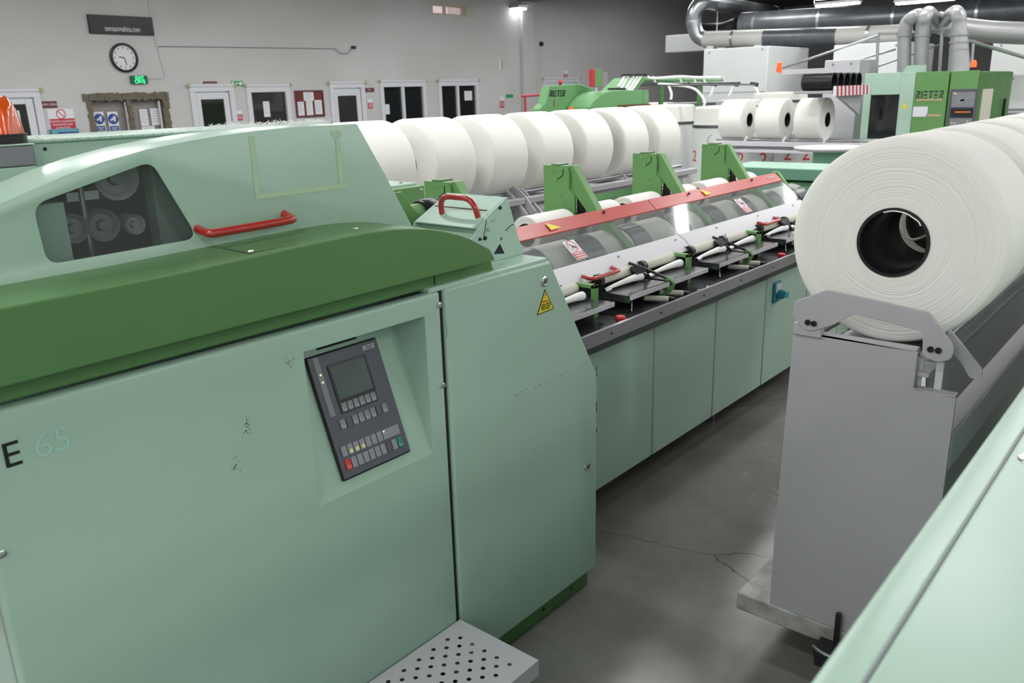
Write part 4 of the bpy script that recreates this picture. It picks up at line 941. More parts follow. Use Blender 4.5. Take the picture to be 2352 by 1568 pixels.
TR0 = (2.2, .661, 0)
LT = thing('lap_trolley', TR0, 'grey steel lap trolley nearest the camera, end plate facing front', 'trolley')
TLN = 2.75
def rnd(poly, rr, k=4): return rounded(poly, rr, k)
m = M(); ep = rnd([(.868, .155), (.868, .45), (.855, 1.095), (.529, 1.087), (.529, .988), (.428, .982), (.428, .155)], [.001, .001, .006, .006, .004, .004, .001], 3)
m.prism(ep, 'x', 2.2, 2.212); EPL = m.build('end_plate', 'grey', LT, bevel=.002)
m = M(); m.box(2.2, 2.235, .430, .529, .983, .988); m.box(2.2, 2.232, .532, .853, 1.084, 1.0935); m.box(2.213, 2.24, .845, .856, .16, 1.09); m.build('folded_flange', 'grey', EPL, bevel=.002)
bp = rounded([(.854, 1.178), (.767, 1.222), (.509, 1.197), (.444, 1.118), (.446, 1.085), (.478, 1.072), (.514, 1.082), (.519, 1.143), (.535, 1.148), (.690, 1.168), (.742, 1.128), (.800, 1.101), (.822, 1.103), (.856, 1.135)], [.012, .012, .01, .01, .014, .012, .014, .006, .006, .012, .008, .01, .01, .01], 4)
m = M(); m.prism(bp, 'x', 2.186, 2.196); BR = m.build('hook_bracket', 'grey', LT, bevel=.0015)
for (y, z) in ((.811, 1.125), (.794, 1.124), (.496, 1.104), (.478, 1.104)):
    m = M(); m.lathe([(0, .008), (-.004, .008), (-.004, .0045), (-.001, .0045), (-.001, 0)], (2.186, y, z), 'x', 16); m.build('bolt', 'black', BR)
ap = rounded([(.47, 1.15), (.384, 1.058), (.384, 1.032), (.41, 1.030), (.43, 1.062), (.455, 1.088), (.48, 1.09)], [.004, .006, .008, .008, .01, .01, .004], 4)
m = M(); m.prism(ap, 'x', 2.235, 2.243); m.build('stop_arm', 'grey', LT, bevel=.001)
m = M(); m.box(2.19, 2.215, .775, .853, 1.084, 1.118); m.build('support_block', 'grey', LT, bevel=.002)
m = M(); m.bar((2.215, .811, 1.079), (2.2 + TLN, .811, 1.079), .015, 14); m.build('lap_rail', 'steel', LT)
m = M(); m.bar((2.215, .511, 1.079), (2.2 + TLN, .511, 1.079), .015, 14); m.build('lap_rail', 'steel', LT)
m = M(); m.prism([(.80, 1.03), (.50, 1.03), (.50, 1.018), (.80, 1.018)], 'x', 2.215, 2.2 + TLN); m.build('inner_plate', 'grey', LT, bevel=.001)
m = M(); m.prism([(.528, 1.06), (.536, 1.06), (.516, .80), (.508, .80)], 'x', 2.32, 2.2 + TLN); m.build('side_sheet', 'grey', LT, smooth=0)
m = M()
for yy in (.520, .470): m.box(2.228, 2.236, yy, yy + .018, .80, 1.06)
m.build('slat', 'lgrey', LT, bevel=.001)
m = M(); m.prism([(.53, .83), (.435, .775), (.425, .78), (.425, .880), (.431, .880), (.431, .785), (.53, .842)], 'x', 2.212, 2.2 + TLN); m.build('catch_tray', 'grey', LT, bevel=.001)
m = M(); m.box(2.192, 2.2 + TLN, .425, .974, .143, .203); m.build('base_platform', 'grey_worn', LT, bevel=.004)
m = M()
for x in (2.6, 4.6):
    for y in (.51, .84): m = M(); m.box(x, x + .04, y, y + .04, .2, .80); m.build('upright', 'grey', LT, bevel=.002)
m = M(); m.box(2.45, 4.9, .50, .508, .204, .81); m.build('side_panel', 'grey', LT, smooth=0)
m = M(); m.box(2.175, 2.187, .645, .66, .14, .27); m.prism([(.60, .165), (.70, .165), (.69, .11), (.61, .11)], 'x', 2.12, 2.19); m.build('tow_latch', 'black', LT, bevel=.002)
m = M(); m.tube([(2.13, .70, .165), (2.115, .68, .168), (2.11, .65, .168), (2.115, .62, .168), (2.13, .60, .165)], .005, 8); m.build('tow_shackle', 'steel', LT)
for (x, y) in ((2.50, .52), (2.50, .78), (4.75, .52), (4.75, .78)):
    m = M(); m.bar((x, y - .018, .055), (x, y + .018, .055), .055, 24); m.box(x - .02, x + .02, y - .028, y - .02, .05, .142); m.box(x - .02, x + .02, y + .02, y + .028, .05, .142); m.build('caster', 'black', LT, bevel=.002)
# trolley behind the machine (longer)
LT2 = thing('lap_trolley', (3.0, 3.9, 0), 'long grey lap trolley behind the machine carrying the row of laps', 'trolley')
x0, x1 = 2.3, 6.72
m = M(); m.box(x0, x1, 3.58, 3.64, 1.03, 1.072); m.build('front_beam', 'grey', LT2, bevel=.004)
m = M(); m.bar((x0, 3.747, 1.085), (x1, 3.747, 1.085), .015, 12); m.build('lap_rail', 'steel', LT2)
m = M(); m.bar((x0, 4.047, 1.085), (x1, 4.047, 1.085), .015, 12); m.build('lap_rail', 'steel', LT2)
m = M(); m.box(x0, x1, 3.66, 4.13, .99, 1.03); m.build('bed_plate', 'grey', LT2, bevel=.004)
m = M(); m.box(x0, x1, 3.60, 4.2, .15, .21); m.build('base_platform', 'grey_worn', LT2, bevel=.004)
for x in (x0 + .1, 4.35, x1 - .2):
    
    for y in (3.64, 4.06): m = M(); m.box(x, x + .06, y, y + .06, .21, .99); m.build('upright', 'grey', LT2, bevel=.003)
for x in (4.27, 4.42, 5.66, 6.05):
    m = M(); m.prism([(3.66, 1.10), (3.70, 1.12), (3.45, .86), (3.42, .88)], 'x', x, x + .015); m.build('stop_arm', 'grey', LT2, bevel=.001)
for x in (4.33,):
    m = M(); m.prism(rounded([(3.74, 1.17), (3.60, 1.10), (3.50, .99), (3.53, .96), (3.60, .99), (3.72, 1.10)], [.01] * 6, 3), 'x', x, x + .012); m.build('hook_bracket', 'grey', LT2, bevel=.001)
for (x, y) in ((x0 + .3, 3.68), (x0 + .3, 4.12), (x1 - .3, 3.68), (x1 - .3, 4.12)):
    m = M(); m.bar((x, y - .02, .06), (x, y + .02, .06), .06, 20); m.box(x - .02, x + .02, y - .03, y - .022, .05, .15); m.build('caster', 'black', LT2)
for i in range(9):
    m = M(); m.box(4.15 + i * .075, 4.175 + i * .075, 3.9, 3.94, .6, .99); m.build('guard_slat', 'mint' if i % 2 else 'grey', LT2, smooth=0)
# far trolley
LT3 = thing('lap_trolley', (10.5, 4.3, 0), 'light grey lap trolley far behind carrying three laps', 'trolley')
m = M(); m.box(10.20, 10.26, 2.6, 5.26, 1.02, 1.075); m.build('front_beam', 'lgrey', LT3, bevel=.004)
m = M(); m.box(10.16, 10.20, 2.6, 5.22, .945, .98); m.build('lower_beam', 'lgrey', LT3, bevel=.003)
m = M(); m.bar((10.36, 2.6, 1.09), (10.36, 5.25, 1.09), .014, 10); m.build('lap_rail', 'steel', LT3)
m = M(); m.bar((10.65, 2.6, 1.09), (10.65, 5.25, 1.09), .014, 10); m.build('lap_rail', 'steel', LT3)
m = M(); m.box(10.28, 10.75, 2.6, 5.22, .98, 1.03); m.build('bed_plate', 'grey', LT3, bevel=.004)
m = M(); m.box(10.2, 10.8, 2.6, 5.2, .15, .2); m.build('base_platform', 'grey_worn', LT3)
for y in (2.7, 5.1):
    
    for x in (10.25, 10.7): m = M(); m.box(x, x + .05, y, y + .05, .2, .98); m.build('upright', 'grey', LT3)
for k in range(3):
    y = 4.80 - .5078 * k; m = M(); m.prism([(10.2, 1.075), (10.26, 1.075), (10.30, 1.14)], 'y', y - .02, y); m.build('lap_stop', 'lgrey', LT3, smooth=0)
m = M(); m.tube([(10.2, 5.2, 1.0), (10.15, 5.26, 1.05), (10.17, 5.28, 1.12), (10.2, 5.25, 1.16)], .014, 8); m.build('hook', 'grey', LT3)
for (x, y) in ((10.3, 2.8), (10.7, 2.8), (10.3, 5.0), (10.7, 5.0)):
    m = M(); m.bar((x, y - .02, .06), (x, y + .02, .06), .06, 16); m.box(x - .02, x + .02, y - .03, y + .03, .11, .15); m.build('caster', 'black', LT3)

# ================================================================ MACHINE AT THE RIGHT EDGE
RM = thing('machine_hood', (1.5, -.4, 0), 'pale green machine hood cutting across the lower right corner', 'machine')
m = M(); m.box(-.6, 5.0, -1.2, .1495, 1.25, 1.302); HP_ = m.build('top_panel', 'mint', RM, bevel=.004)
m = M(); m.prism([(.1515, 1.302), (.172, 1.302), (.183, 1.299), (.187, 1.29), (.187, 1.20), (.18, 1.20), (.1515, 1.28)], 'x', -.6, 5.0); m.build('edge_panel', 'mint', RM, bevel=.002)
m = M(); m.box(-.6, 5.0, .1495, .1515, 1.26, 1.3010); m.build('seam_gap', 'mgrey', RM, smooth=0)
m = M(); m.lathe([(0, .0145), (.002, .0138), (.0035, .010), (.0025, .006), (.0025, 0)], (1.113, .126, 1.302), 'z', 28); S_ = m.build('screw', 'chrome', HP_)
m = M(); m.lathe([(.0026, .0045), (.0027, 0)], (1.113, .126, 1.302), 'z', 6); m.build('hex_socket', 'ink', S_)
m = M(); m.box(-.5, 4.9, -1.1, .12, .0, 1.25); m.build('body', 'mint', RM, bevel=.006)

# ================================================================ FAR MACHINES
def poly_at(pts, **k): return [at(px, py, **k) for px, py in pts]
DF = thing('draw_frame', (11.5, 8.6, 0), 'dark green draw frame numbered 1 in the middle distance', 'machine')
pa = [(1236, 300), (1240, 250), (1253, 236), (1262, 197), (1330, 193), (1350, 199), (1385, 214), (1400, 300)]
P_ = poly_at(pa, Y=8.26); m = M(); m.prism([(p.x, p.z) for p in P_], 'y', 8.26, 8.42); o = m.build('head_body', 'green3', DF, bevel=.01)
pb = [(1353, 300), (1355, 246), (1364, 231), (1378, 218), (1394, 211), (1412, 208), (1490, 207), (1492, 300)]
P_ = poly_at(pb, Y=7.8); m = M(); m.prism([(p.x, p.z) for p in P_], 'y', 7.8, 8.25); m.build('curved_body', 'green3', DF, bevel=.01)
m = M(); m.box(10.9, 12.8, 7.85, 8.40, 0, 1.2); m.build('base_body', 'green3', DF, bevel=.01)
a = at(1263, 222, Y=8.25); m = M(); logo(m, a, (1, 0, 0), (0, 0, 1), .092, t=.004); m.build('maker_lettering', 'black', DF, smooth=0)
a = at(1270, 245, Y=8.25); text('1', .16, a, (1, 0, 0), (0, 0, 1), 'sred', DF, ext=.002)
a = at(1287, 187, Y=8.36); m = M(); m.bar((a.x, 8.36, a.z - .07), (a.x, 8.36, a.z - .02), .025, 14); m.build('lamp_base', 'black', DF); m = M(); m.lathe([(-.03, .03), (.0, .034), (.025, .02), (.032, 0)], (a.x, 8.36, a.z), 'z', 16); m.build('red_lamp', 'redb', DF)
a = at(1319, 252, Y=7.79); m = M(); m.bar((a.x, 7.85, a.z - .03), (a.x, 7.85, a.z + .04), .032, 14); m.build('orange_lamp', 'orangeb', DF)
a = at(1420, 246, Y=7.79); b = at(1491, 238, Y=7.79); m = M(); m.box(a.x, b.x, 7.76, 7.8, a.z, b.z); m.build('red_rail', 'brown', DF, smooth=0)
# control box on a stem
a = at(1362, 199, Y=8.0); b = at(1383, 159, Y=8.0)
r = thing('control_box', (b.x, 8, 0), 'green box with a red edge standing above the draw frame', 'control box')
m = M(); m.box(a.x + .06, b.x, 8.0, 8.06, a.z, b.z); m.build('case', 'green2', r, bevel=.004)
m = M(); m.box(a.x - .02, a.x + .06, 7.995, 8.065, a.z, b.z); m.build('red_edge', 'sred', r, bevel=.003)
m = M(); m.bar(((a.x + b.x) / 2, 8.03, 1.7), ((a.x + b.x) / 2, 8.03, a.z), .02, 10); m.build('stem', 'lgrey', r)
a = at(1384, 203, Y=WY); b = at(1396, 166, Y=WY); sheet('wall_notice', a.x, b.x, a.z, b.z, WY, 'paper', 'tall white notice on the wall behind the green control box', lines=0)
# red guard rail stand
r = thing('guard_rail', (9.5, 9.2, 0), 'red tubular guard rail left of the draw frame', 'rail')
p = [at(1198, 221, Y=9.2), at(1255, 217, Y=9.2), at(1206, 222, Y=9.2), at(1248, 236, Y=9.2)]
m = M(); m.bar(p[0], p[1], .02, 10); m.build('top_rail', 'sred', r)
m = M(); m.bar((p[2].x, 9.2, 0), p[2], .02, 10); m.build('post', 'sred', r)
m = M(); m.tube([(p[3].x - .2, 9.2, p[1].z), (p[3].x - .05, 9.2, p[1].z - .03), (p[3].x, 9.2, p[3].z), (p[3].x, 9.2, 0)], .018, 10); m.build('bent_post', 'sred', r)
# sliver chute
CH = thing('sliver_chute', (12.5, 7.9, 0), 'sloping green chute with white cotton strands above the draw frame', 'chute')
a, b, c, d = at(1446, 209, Y=7.9), at(1478, 177, Y=7.9), at(1484, 180, Y=7.9), at(1462, 209, Y=7.9)
m = M(); m.prism([(q.x, q.z) for q in (a, b, c, d)], 'y', 7.9, 8.5); m.build('chute_plate', 'green3', CH, bevel=.003)
for (p0, p1) in (((1420, 200), (1435, 175)), ((1427, 203), (1443, 174)), ((1436, 206), (1456, 174)), ((1443, 208), (1466, 173)), ((1450, 209), (1474, 173))):
    m = M(); m.bar(at(*p0, Y=7.86), at(*p1, Y=7.86), .02, 8); m.build('cotton_strand', 'lint', CH)
for (x0, x1, y) in ((1435, 1454, 172), (1458, 1481, 172), (1404, 1432, 204)):
    m = M()
    for k in range(7): q = at(x0 + (x1 - x0) * k / 6, y, Y=7.84); m.bar((q.x, 7.80, q.z), (q.x, 7.9, q.z), .016, 8)
    m.build('guide_roller', 'black', CH)
# creel
CR = thing('sliver_creel', (13, 7.5, 0), 'green overhead creel frame leading cotton strands to the draw frame', 'creel')
def farbar(pts, r, mt, nm, X, n=8):
    m = M(); m.tube([at(*p, X=X) for p in pts], r, n); return m.build(nm, mt, CR)
m = M(); m.bar(at(1478, 182, X=13.5), at(1664, 185, X=13.5), .045, 10); m.build('top_beam', 'green3', CR)
m = M(); m.bar(at(1470, 192, X=13.2), at(1700, 190, X=13.2), .018, 8); m.build('cross_rod', 'dsteel', CR)
m = M(); m.bar(at(1470, 196, X=12.6), at(1738, 194, X=12.6), .012, 8); m.build('cross_rod', 'dsteel', CR)
for px in (1519, 1608):
    a = at(px, 186, X=13.4); m = M(); m.bar((a.x, a.y, 0), a, .045, 12); m.build('creel_post', 'green', CR)
for px in (1500, 1560, 1592, 1614, 1660):
    m = M(); a = at(px, 176, X=13.45); b = at(px + 8, 195, X=13.2); m.bar(a, b, .02, 8); m.build('rod_clamp', 'grey', CR)
for pts in (((1512, 193), (1560, 196), (1588, 201), (1605, 212), (1618, 232), (1617, 243)), ((1535, 194), (1542, 214), (1541, 228)), ((1640, 195), (1636, 210), (1630, 222)), ((1686, 195), (1680, 210), (1674, 221)), ((1727, 194), (1738, 205), (1742, 218)), ((1488, 176), (1500, 180), (1560, 176), (1600, 178), (1655, 178))):
    m = M(); m.tube([at(*p, X=12.9) for p in pts], .022, 8); m.build('cotton_strand', 'lint', CR)
for px in (1588, 1638, 1688, 1732): m = M(); a = at(px, 195, X=12.9); m.bar(a - Vector((0, .06, 0)), a + Vector((0, .06, .02)), .03, 8); m.build('rod_eye', 'black', CR)

# sliver cans
def can(cx, cy, r, h, cake, label, twos=(), band=True, over=True):
    t = thing('sliver_can', (cx, cy, 0), label, 'can', 'tall white sliver cans')
    m = M(); m.lathe([(0, 0), (0, r), (h, r), (h + .002, r - .01), (h - .05, r - .012)], (cx, cy, 0), 'z', 48); m.build('can_body', 'white_paint', t)
    if band: m = M(); m.lathe([(h - .045, r + .001), (h - .045, r + .008), (h, r + .008), (h, r + .001)], (cx, cy, 0), 'z', 48); m.build('can_rim', 'dsteel', t)
    if cake: m = M(); m.lathe([(h - .03, 0), (h - .03, r - .02), (h + .01, r - .02), (h + cake * .9, r - .03), (h + cake, r - .06), (h + cake + .01, .1), (h + cake, 0)], (cx, cy, 0), 'z', 48, .004); m.build('coiled_sliver', 'lap', t)
    for (az, z) in twos:
        p = Vector((cx + (r + .002) * math.cos(az), cy + (r + .002) * math.sin(az), z)); n = Vector((math.cos(az), math.sin(az), 0)); xd = Vector((0, 0, 1)).cross(n)
        text('2', .24, p - xd * .06, xd, (0, 0, 1), 'redb', t, 'number')
    return t
def can_at(px, X, r, top, label, **k):
    a = at(px, 260, X=X); return can(a.x, a.y, r, top, label=label, **k)
can_at(1655, 12.3, .42, 1.20, 'white can with red 2 and coils above its grey rim, left of far laps', cake=.27, twos=((PI - .59, .65),))
can_at(1543, 12.9, .42, 1.22, 'white can with bulging coils partly hidden by the last lap', cake=.27)
can_at(1590, 14.0, .45, 1.50, 'white can with a dark rim standing behind the two coil-filled cans', cake=.0)
can_at(1744, 11.3, .33, 1.12, 'white can with two red numerals under the far trolley rail', cake=.0, twos=((PI - .29, .71), (PI + .68, .71)), band=False)
can_at(1838, 11.2, .30, 1.14, 'white can with red numerals cut by the trolley rail, right one', cake=.0, twos=((PI - .04, .80), (PI + .75, .80)), band=False)
can_at(1695, 14.0, .40, 1.44, 'wide white can topped with a flat cake of sliver behind the left far lap', cake=.09)
can_at(1790, 15.2, .50, 1.50, 'wide white can topped with a cotton heap behind the middle far lap', cake=.13)
can_at(1868, 11.9, .24, 1.30, 'white can with a low cotton heap behind the right far lap', cake=.2)
can_at(1500, 14.2, .45, 1.45, 'white can right of the draw frame half hidden by the last lap', cake=.05)
a = at(1880, 377, X=8.0); m = M(); m.lathe([(0, 0), (0, .30), (.02, .33), (.03, .33), (.01, .28), (.01, 0)], (a.x, a.y - .1, 1.155), 'z', 40)
DSH = m.build('can_lid', 'white_paint'); tag(DSH, 'round white dish on a green stand beyond the end housing', 'dish')
m = M(); m.box(a.x - .12, a.x + .12, a.y - .22, a.y + .02, 0, 1.155); tag(m.build('dish_stand', 'sea', bevel=.01), 'green stand under the round white dish', 'stand')

# card machine with RIETER lettering
KX = 11.5
CD = thing('carding_machine', (12, 3, 0), 'tall green carding machine with dark window and control display', 'machine')
m = M(); y0, y1, zt = 3.157, 3.773, 1.868
wy0, wy1 = at(2066, 218, X=KX).y, at(2000, 218, X=KX).y; wz = 1.60
m.box(KX, KX + .03, wy1, y1, 0, zt); m.box(KX, KX + .03, y0, wy0, 0, zt); m.box(KX, KX + .03, wy0, wy1, wz, zt); m.box(KX, KX + .03, wy0, wy1, 0, .7)
m.build('pale_panel', 'mint2', CD, bevel=.004)
m = M(); m.box(KX + .02, KX + .028, wy0, wy1, .7, wz); m.build('dark_window', 'dgl', CD, smooth=0)
ym = at(2184, 170, X=KX).y
m = M(); m.box(KX - .02, KX + .02, ym + .01, 3.15, 0, 1.862); m.build('green_door', 'green2', CD, bevel=.006)
m = M(); m.box(KX - .02, KX + .02, 2.452, ym - .01, 0, 1.858); m.build('green_door', 'green2', CD, bevel=.006)
m = M(); m.box(KX + .03, 13.4, 2.47, 3.75, 0, 1.85); m.build('body', 'green', CD, bevel=.006)
xs1 = at(2278, 170, Y=2.452).x
m = M(); m.box(KX + .03, xs1 - .002, 2.44, 2.468, 0, 1.84); m.build('side_door', 'green', CD, bevel=.004)
m = M(); m.box(xs1 + .004, 13.4, 2.44, 2.468, 0, 1.84); o = m.build('side_door', 'green', CD, bevel=.004)
m = M(); m.box(13.0, 13.03, 2.41, 2.44, 1.2, 1.5); m.build('door_handle', 'black', o)
for (px, py, q, s_) in ((2258, 205, 2270, 290),):
    a = at(px, py, Y=2.435); b = at(q, s_, Y=2.435); m = M(); m.box(a.x, b.x, 2.432, 2.44, b.z, a.z); m.build('old_tape', 'beige', CD, smooth=0)
a = at(2103, 228, X=KX - .021); m = M(); logo(m, a, (0, -1, 0), (0, 0, 1), .098, t=.004, lean=0, wx=.75); m.build('maker_lettering', 'black', CD, smooth=0)
a = at(2184, 205, X=KX - .021); b = at(2237, 297, X=KX - .021)
m = M(); m.box(KX - .035, KX - .02, b.y, a.y, b.z, a.z); DP = m.build('display_panel', 'dgrey', CD, bevel=.003)
hh = a.z - b.z; ww = a.y - b.y
m = M(); m.box(KX - .037, KX - .035, b.y + .03, a.y - .03, b.z + hh * .56, a.z - .035); m.build('diagram_field', 'mgrey', DP, smooth=0)
m = M(); m.box(KX - .037, KX - .035, b.y + .03, a.y - .03, b.z + hh * .30, b.z + hh * .53); m.build('display_window', 'black', DP, smooth=0)
m = M(); m.box(KX - .0385, KX - .037, b.y + .06, a.y - .08, b.z + hh * .42, b.z + hh * .445); m.build('amber_text', 'amber', DP, smooth=0)
m = M(); m.box(KX - .037, KX - .035, b.y + .03, a.y - .03, b.z + .025, b.z + hh * .27); m.build('button_field', 'mgrey', DP, smooth=0)
for (u, v) in ((.15, .9), (.22, .89), (.3, .15), (.2, .16), (.75, .2), (.8, .12)):
    m = M(); m.bar((KX - .037, a.y - ww * u, b.z + hh * v), (KX - .041, a.y - ww * u, b.z + hh * v), .01, 8); m.build('yellow_button', 'keyy', DP)
m = M(); m.bar((KX - .037, a.y - ww * .4, b.z + hh * .72), (KX - .042, a.y - ww * .4, b.z + hh * .72), .045, 16); m.prism([(a.y - ww * .4, b.z + hh * .74), (b.y + .05, b.z + hh * .80), (b.y + .05, b.z + hh * .76), (a.y - ww * .4, b.z + hh * .69)], 'x', KX - .042, KX - .037); m.build('machine_drawing', 'ink', DP, smooth=0)
for (p0, p1, mt, nm) in (((2105, 227), (2164, 231), 'chip', 'tape_strip'), ((2128, 262), (2161, 268), 'chip', 'tape_strip'), ((2098, 245), (2129, 268), 'paper', 'taped_paper')):
    a = at(*p0, X=KX - .024); b = at(*p1, X=KX - .024); m = M(); m.box(KX - .026, KX - .022, b.y, a.y, b.z, a.z); m.build(nm, mt, CD, smooth=0)
a = at(2078, 235, X=KX); T_ = [at(2078, 234, X=KX - .002), at(2071, 249, X=KX - .002), at(2085, 249, X=KX - .002)]; m = M(); m.add(T_, [(0, 1, 2)]); m.build('yellow_triangle', 'yellow', CD, smooth=0)
a = at(2075, 151, X=KX + .1); b = at(2127, 166, X=KX + .1); m = M(); m.prism([(a.y - .05, a.z), (b.y, a.z), (b.y, b.z), (a.y, b.z)], 'x', KX + .08, KX + .1); m.build('lifting_tab', 'mint2', CD, smooth=0)
a = at(2235, 160, X=KX + .4); r_ = M(); r_.bar((a.x, a.y, 1.85), (a.x, a.y, 1.90), .04, 16); o = r_.build('beacon_base', 'black', CD)
m = M(); m.lathe([(0, .035), (.06, .033), (.085, .02), (.09, 0)], (a.x, a.y, 1.895), 'z', 20); m.build('beacon_lens', 'orangeb', CD)
# suction pipes on top
def pipe(nm, pts, r, mt, label, X=12.2, rs=None, rings=()):
    t = thing(nm, at(*pts[0][:2], X=X), label, 'pipe')
    P3 = [at(p[0], p[1], X=(p[2] if len(p) > 2 else X)) for p in pts]
    m = M(); m.tube(P3, r, 18, k=5, rs=rs); m.build('pipe_body', mt, t)
    for (px, py) in rings:
        a = at(px, py, X=X); m = M(); m.bar((a.x, a.y, a.z - .012), (a.x, a.y, a.z + .012), r * 1.16, 20); m.build('pipe_collar', mt, t)
    return t
pipe('suction_pipe', ((2076, 165), (2077, 110), (2078, 75), (2084, 52), (2100, 38), (2115, 36, 12.6), (2125, 50, 12.9)), .085, 'pipe', 'left grey suction pipe bending over on the carding machine', rings=((2077, 82),))
pipe('suction_pipe', ((2115, 165), (2117, 110), (2120, 60), (2124, 40), (2132, 30, 12.5), (2142, 38, 13), (2155, 52, 13.6)), .088, 'pipe', 'middle grey suction pipe on the carding machine', rings=((2118, 82),))
pipe('suction_pipe', ((2203, 165), (2203, 110), (2203, 55), (2202, 38), (2196, 28, 12.3), (2185, 32, 12.8), (2170, 48, 13.4)), .10, 'pipe', 'right grey suction pipe with a flared foot on the carding machine', rs=lambda t: .135 - .05 * min(1, t * 3), rings=((2203, 97), (2203, 114), (2203, 80)))
pipe('flexible_duct', ((2150, 50, 13.9), (2190, 62, 13.9), (2230, 68, 13.9), (2290, 74, 13.9), (2400, 78, 13.9)), .15, 'pipe', 'grey corrugated duct running right behind the suction pipes')
# railing around the card top
r = thing('access_railing', (12.8, 4, 0), 'thin steel access railing with sloping hand rails above the carding machine', 'rail')
def rb(p, q, rad, nm, X=13.0): m = M(); m.bar(at(*p, X=X), at(*q, X=X), rad, 8); m.build(nm, 'galv', r)
rb((2017, 78), (2166, 72), .018, 'top_rail'); rb((2017, 80), (2013, 170), .022, 'post'); rb((2164, 73), (2158, 170), .022, 'post'); rb((2237, 92), (2230, 170), .02, 'post')
rb((2017, 82), (1795, 157), .018, 'sloping_rail'); rb((2166, 76), (2400, 145), .024, 'sloping_rail'); rb((2057, 113), (1975, 137), .014, 'sloping_rail'); rb((2160, 102), (2010, 155), .012, 'sloping_rail')


# pale grey cabinets far behind
def cab(x0, px0, px1, py, depth, label, mt='white_paint', z0=0, seam=True):
    a, b = at(px0, py, X=x0), at(px1, py, X=x0); t = thing('machine_cabinet', (x0, (a.y + b.y) / 2, 0), label, 'cabinet', 'pale cabinets at the back')
    m = M(); m.box(x0, x0 + depth, b.y, a.y, z0, a.z); m.build('body', mt, t, bevel=.01)
    if seam: m = M(); m.box(x0 - .003, x0, b.y + .02, a.y - .02, a.z * .66, a.z * .66 + .012); m.build('panel_joint', 'ink', t, smooth=0)
    m = M()
    for y in (a.y - .12, b.y + .12): m.bar((x0, y, a.z - .06), (x0 - .006, y, a.z - .06), .018, 8)
    m.build('latch', 'ink', t)
    return t, a, b
cab(16.0, 1617, 1765, 114, 2.0, 'tall pale grey cabinet below the white duct, far back')
cab(16.5, 1916, 2075, 104, 2.0, 'pale cabinet behind the left suction pipe', seam=False)
cab(12.6, 1895, 1975, 139, .7, 'pale lilac cabinet above the rack of black tubes', 'lgrey', seam=False)
cab(16.0, 2282, 2420, 96, 2.0, 'pale grey cabinet at the right edge behind the railing', seam=False)
t, a, b = cab(14.5, 2306, 2420, 172, 1.0, 'pale grey machine front with dark louvres right of the carding machine', seam=False)
for k in range(4): m = M(); m.box(14.49, 14.5, b.y, a.y, 1.30 - k * .06, 1.33 - k * .06); m.build('louvre', 'ink', t, smooth=0)
a = at(1800, 205, X=19); b = at(1905, 205, X=19); m = M(); m.box(19, 20.2, b.y, a.y, 0, 1.9); tag(m.build('machine_block', 'dgrey', bevel=.01), 'dark machinery between the two pale cabinets', 'machine')
# small bracketed beacons and beams in the gap
a = at(1790, 158, X=15); b = at(1895, 162, X=15); m = M(); m.box(15, 15.1, b.y, a.y, b.z - .04, b.z + .04); tag(m.build('cross_beam', 'lgrey', bevel=.005), 'light grey cross beam below the sloping hand rail', 'beam')
a = at(1790, 150, X=15); m = M(); m.lathe([(-.05, .045), (.04, .04), (.07, 0)], (a.x, a.y, a.z), 'z', 16); m.bar((a.x, a.y, a.z - .12), (a.x, a.y, a.z - .05), .05, 14); tag(m.build('warning_lamp', 'orangeb'), 'small orange warning lamp left end of the cross beam', 'lamp')

# rack with black tubes
RK = thing('tube_rack', (10.3, 3.9, 1.4), 'grey shelf with red and white striped edge holding black tubes', 'shelf')
X0 = 9.9; a = at(1915, 208, X=X0); b = at(1850, 208, X=X0)
m = M(); m.box(X0 - .1, X0 + 1.05, a.y - .02, b.y + .1, a.z - .03, a.z); m.build('shelf_plate', 'grey', RK, bevel=.003)
m = M(); m.prism([(X0 + .1, a.z - .03), (X0 + 1.0, a.z - .03), (X0 + 1.0, a.z - .30)], 'y', a.y + .02, a.y + .06); m.build('shelf_bracket', 'grey', RK, bevel=.003)
m = M(); m.box(X0 - .1, X0 + 1.05, a.y - .06, a.y - .03, a.z - .06, a.z + .05); SE = m.build('warning_edge', 'paper', RK, smooth=0)
m = M()
for i in range(9): xx = X0 - .06 + i * .125; m.prism([(xx, a.z - .06), (xx + .055, a.z - .06), (xx + .03, a.z + .05), (xx - .025, a.z + .05)], 'y', a.y - .062, a.y - .06)
m.build('red_stripes', 'sred', SE, smooth=0)
rt = thing('empty_tube', (X0, a.y, a.z + .1), 'x', 'tube', 'empty black lap tubes on the rack')
m = M(); tl = b.y - a.y + .02
m.lathe([(0, .098), (0, .088), (tl, .088), (tl, .098), (0, .098)], (X0, a.y, a.z + .1), 'y', 32); m.build('tube_wall', 'black', rt)
rt['label'] = 'shiny black lap tube, nearest on the striped rack'
for k, lb in enumerate(('black lap tube, second from the front on the rack', 'black lap tube, third from the front on the rack', 'black lap tube, fourth from the front on the rack', 'black lap tube, farthest on the rack')): dup(rt, (X0 + .205 * (k + 1), a.y, a.z + .1), lb)

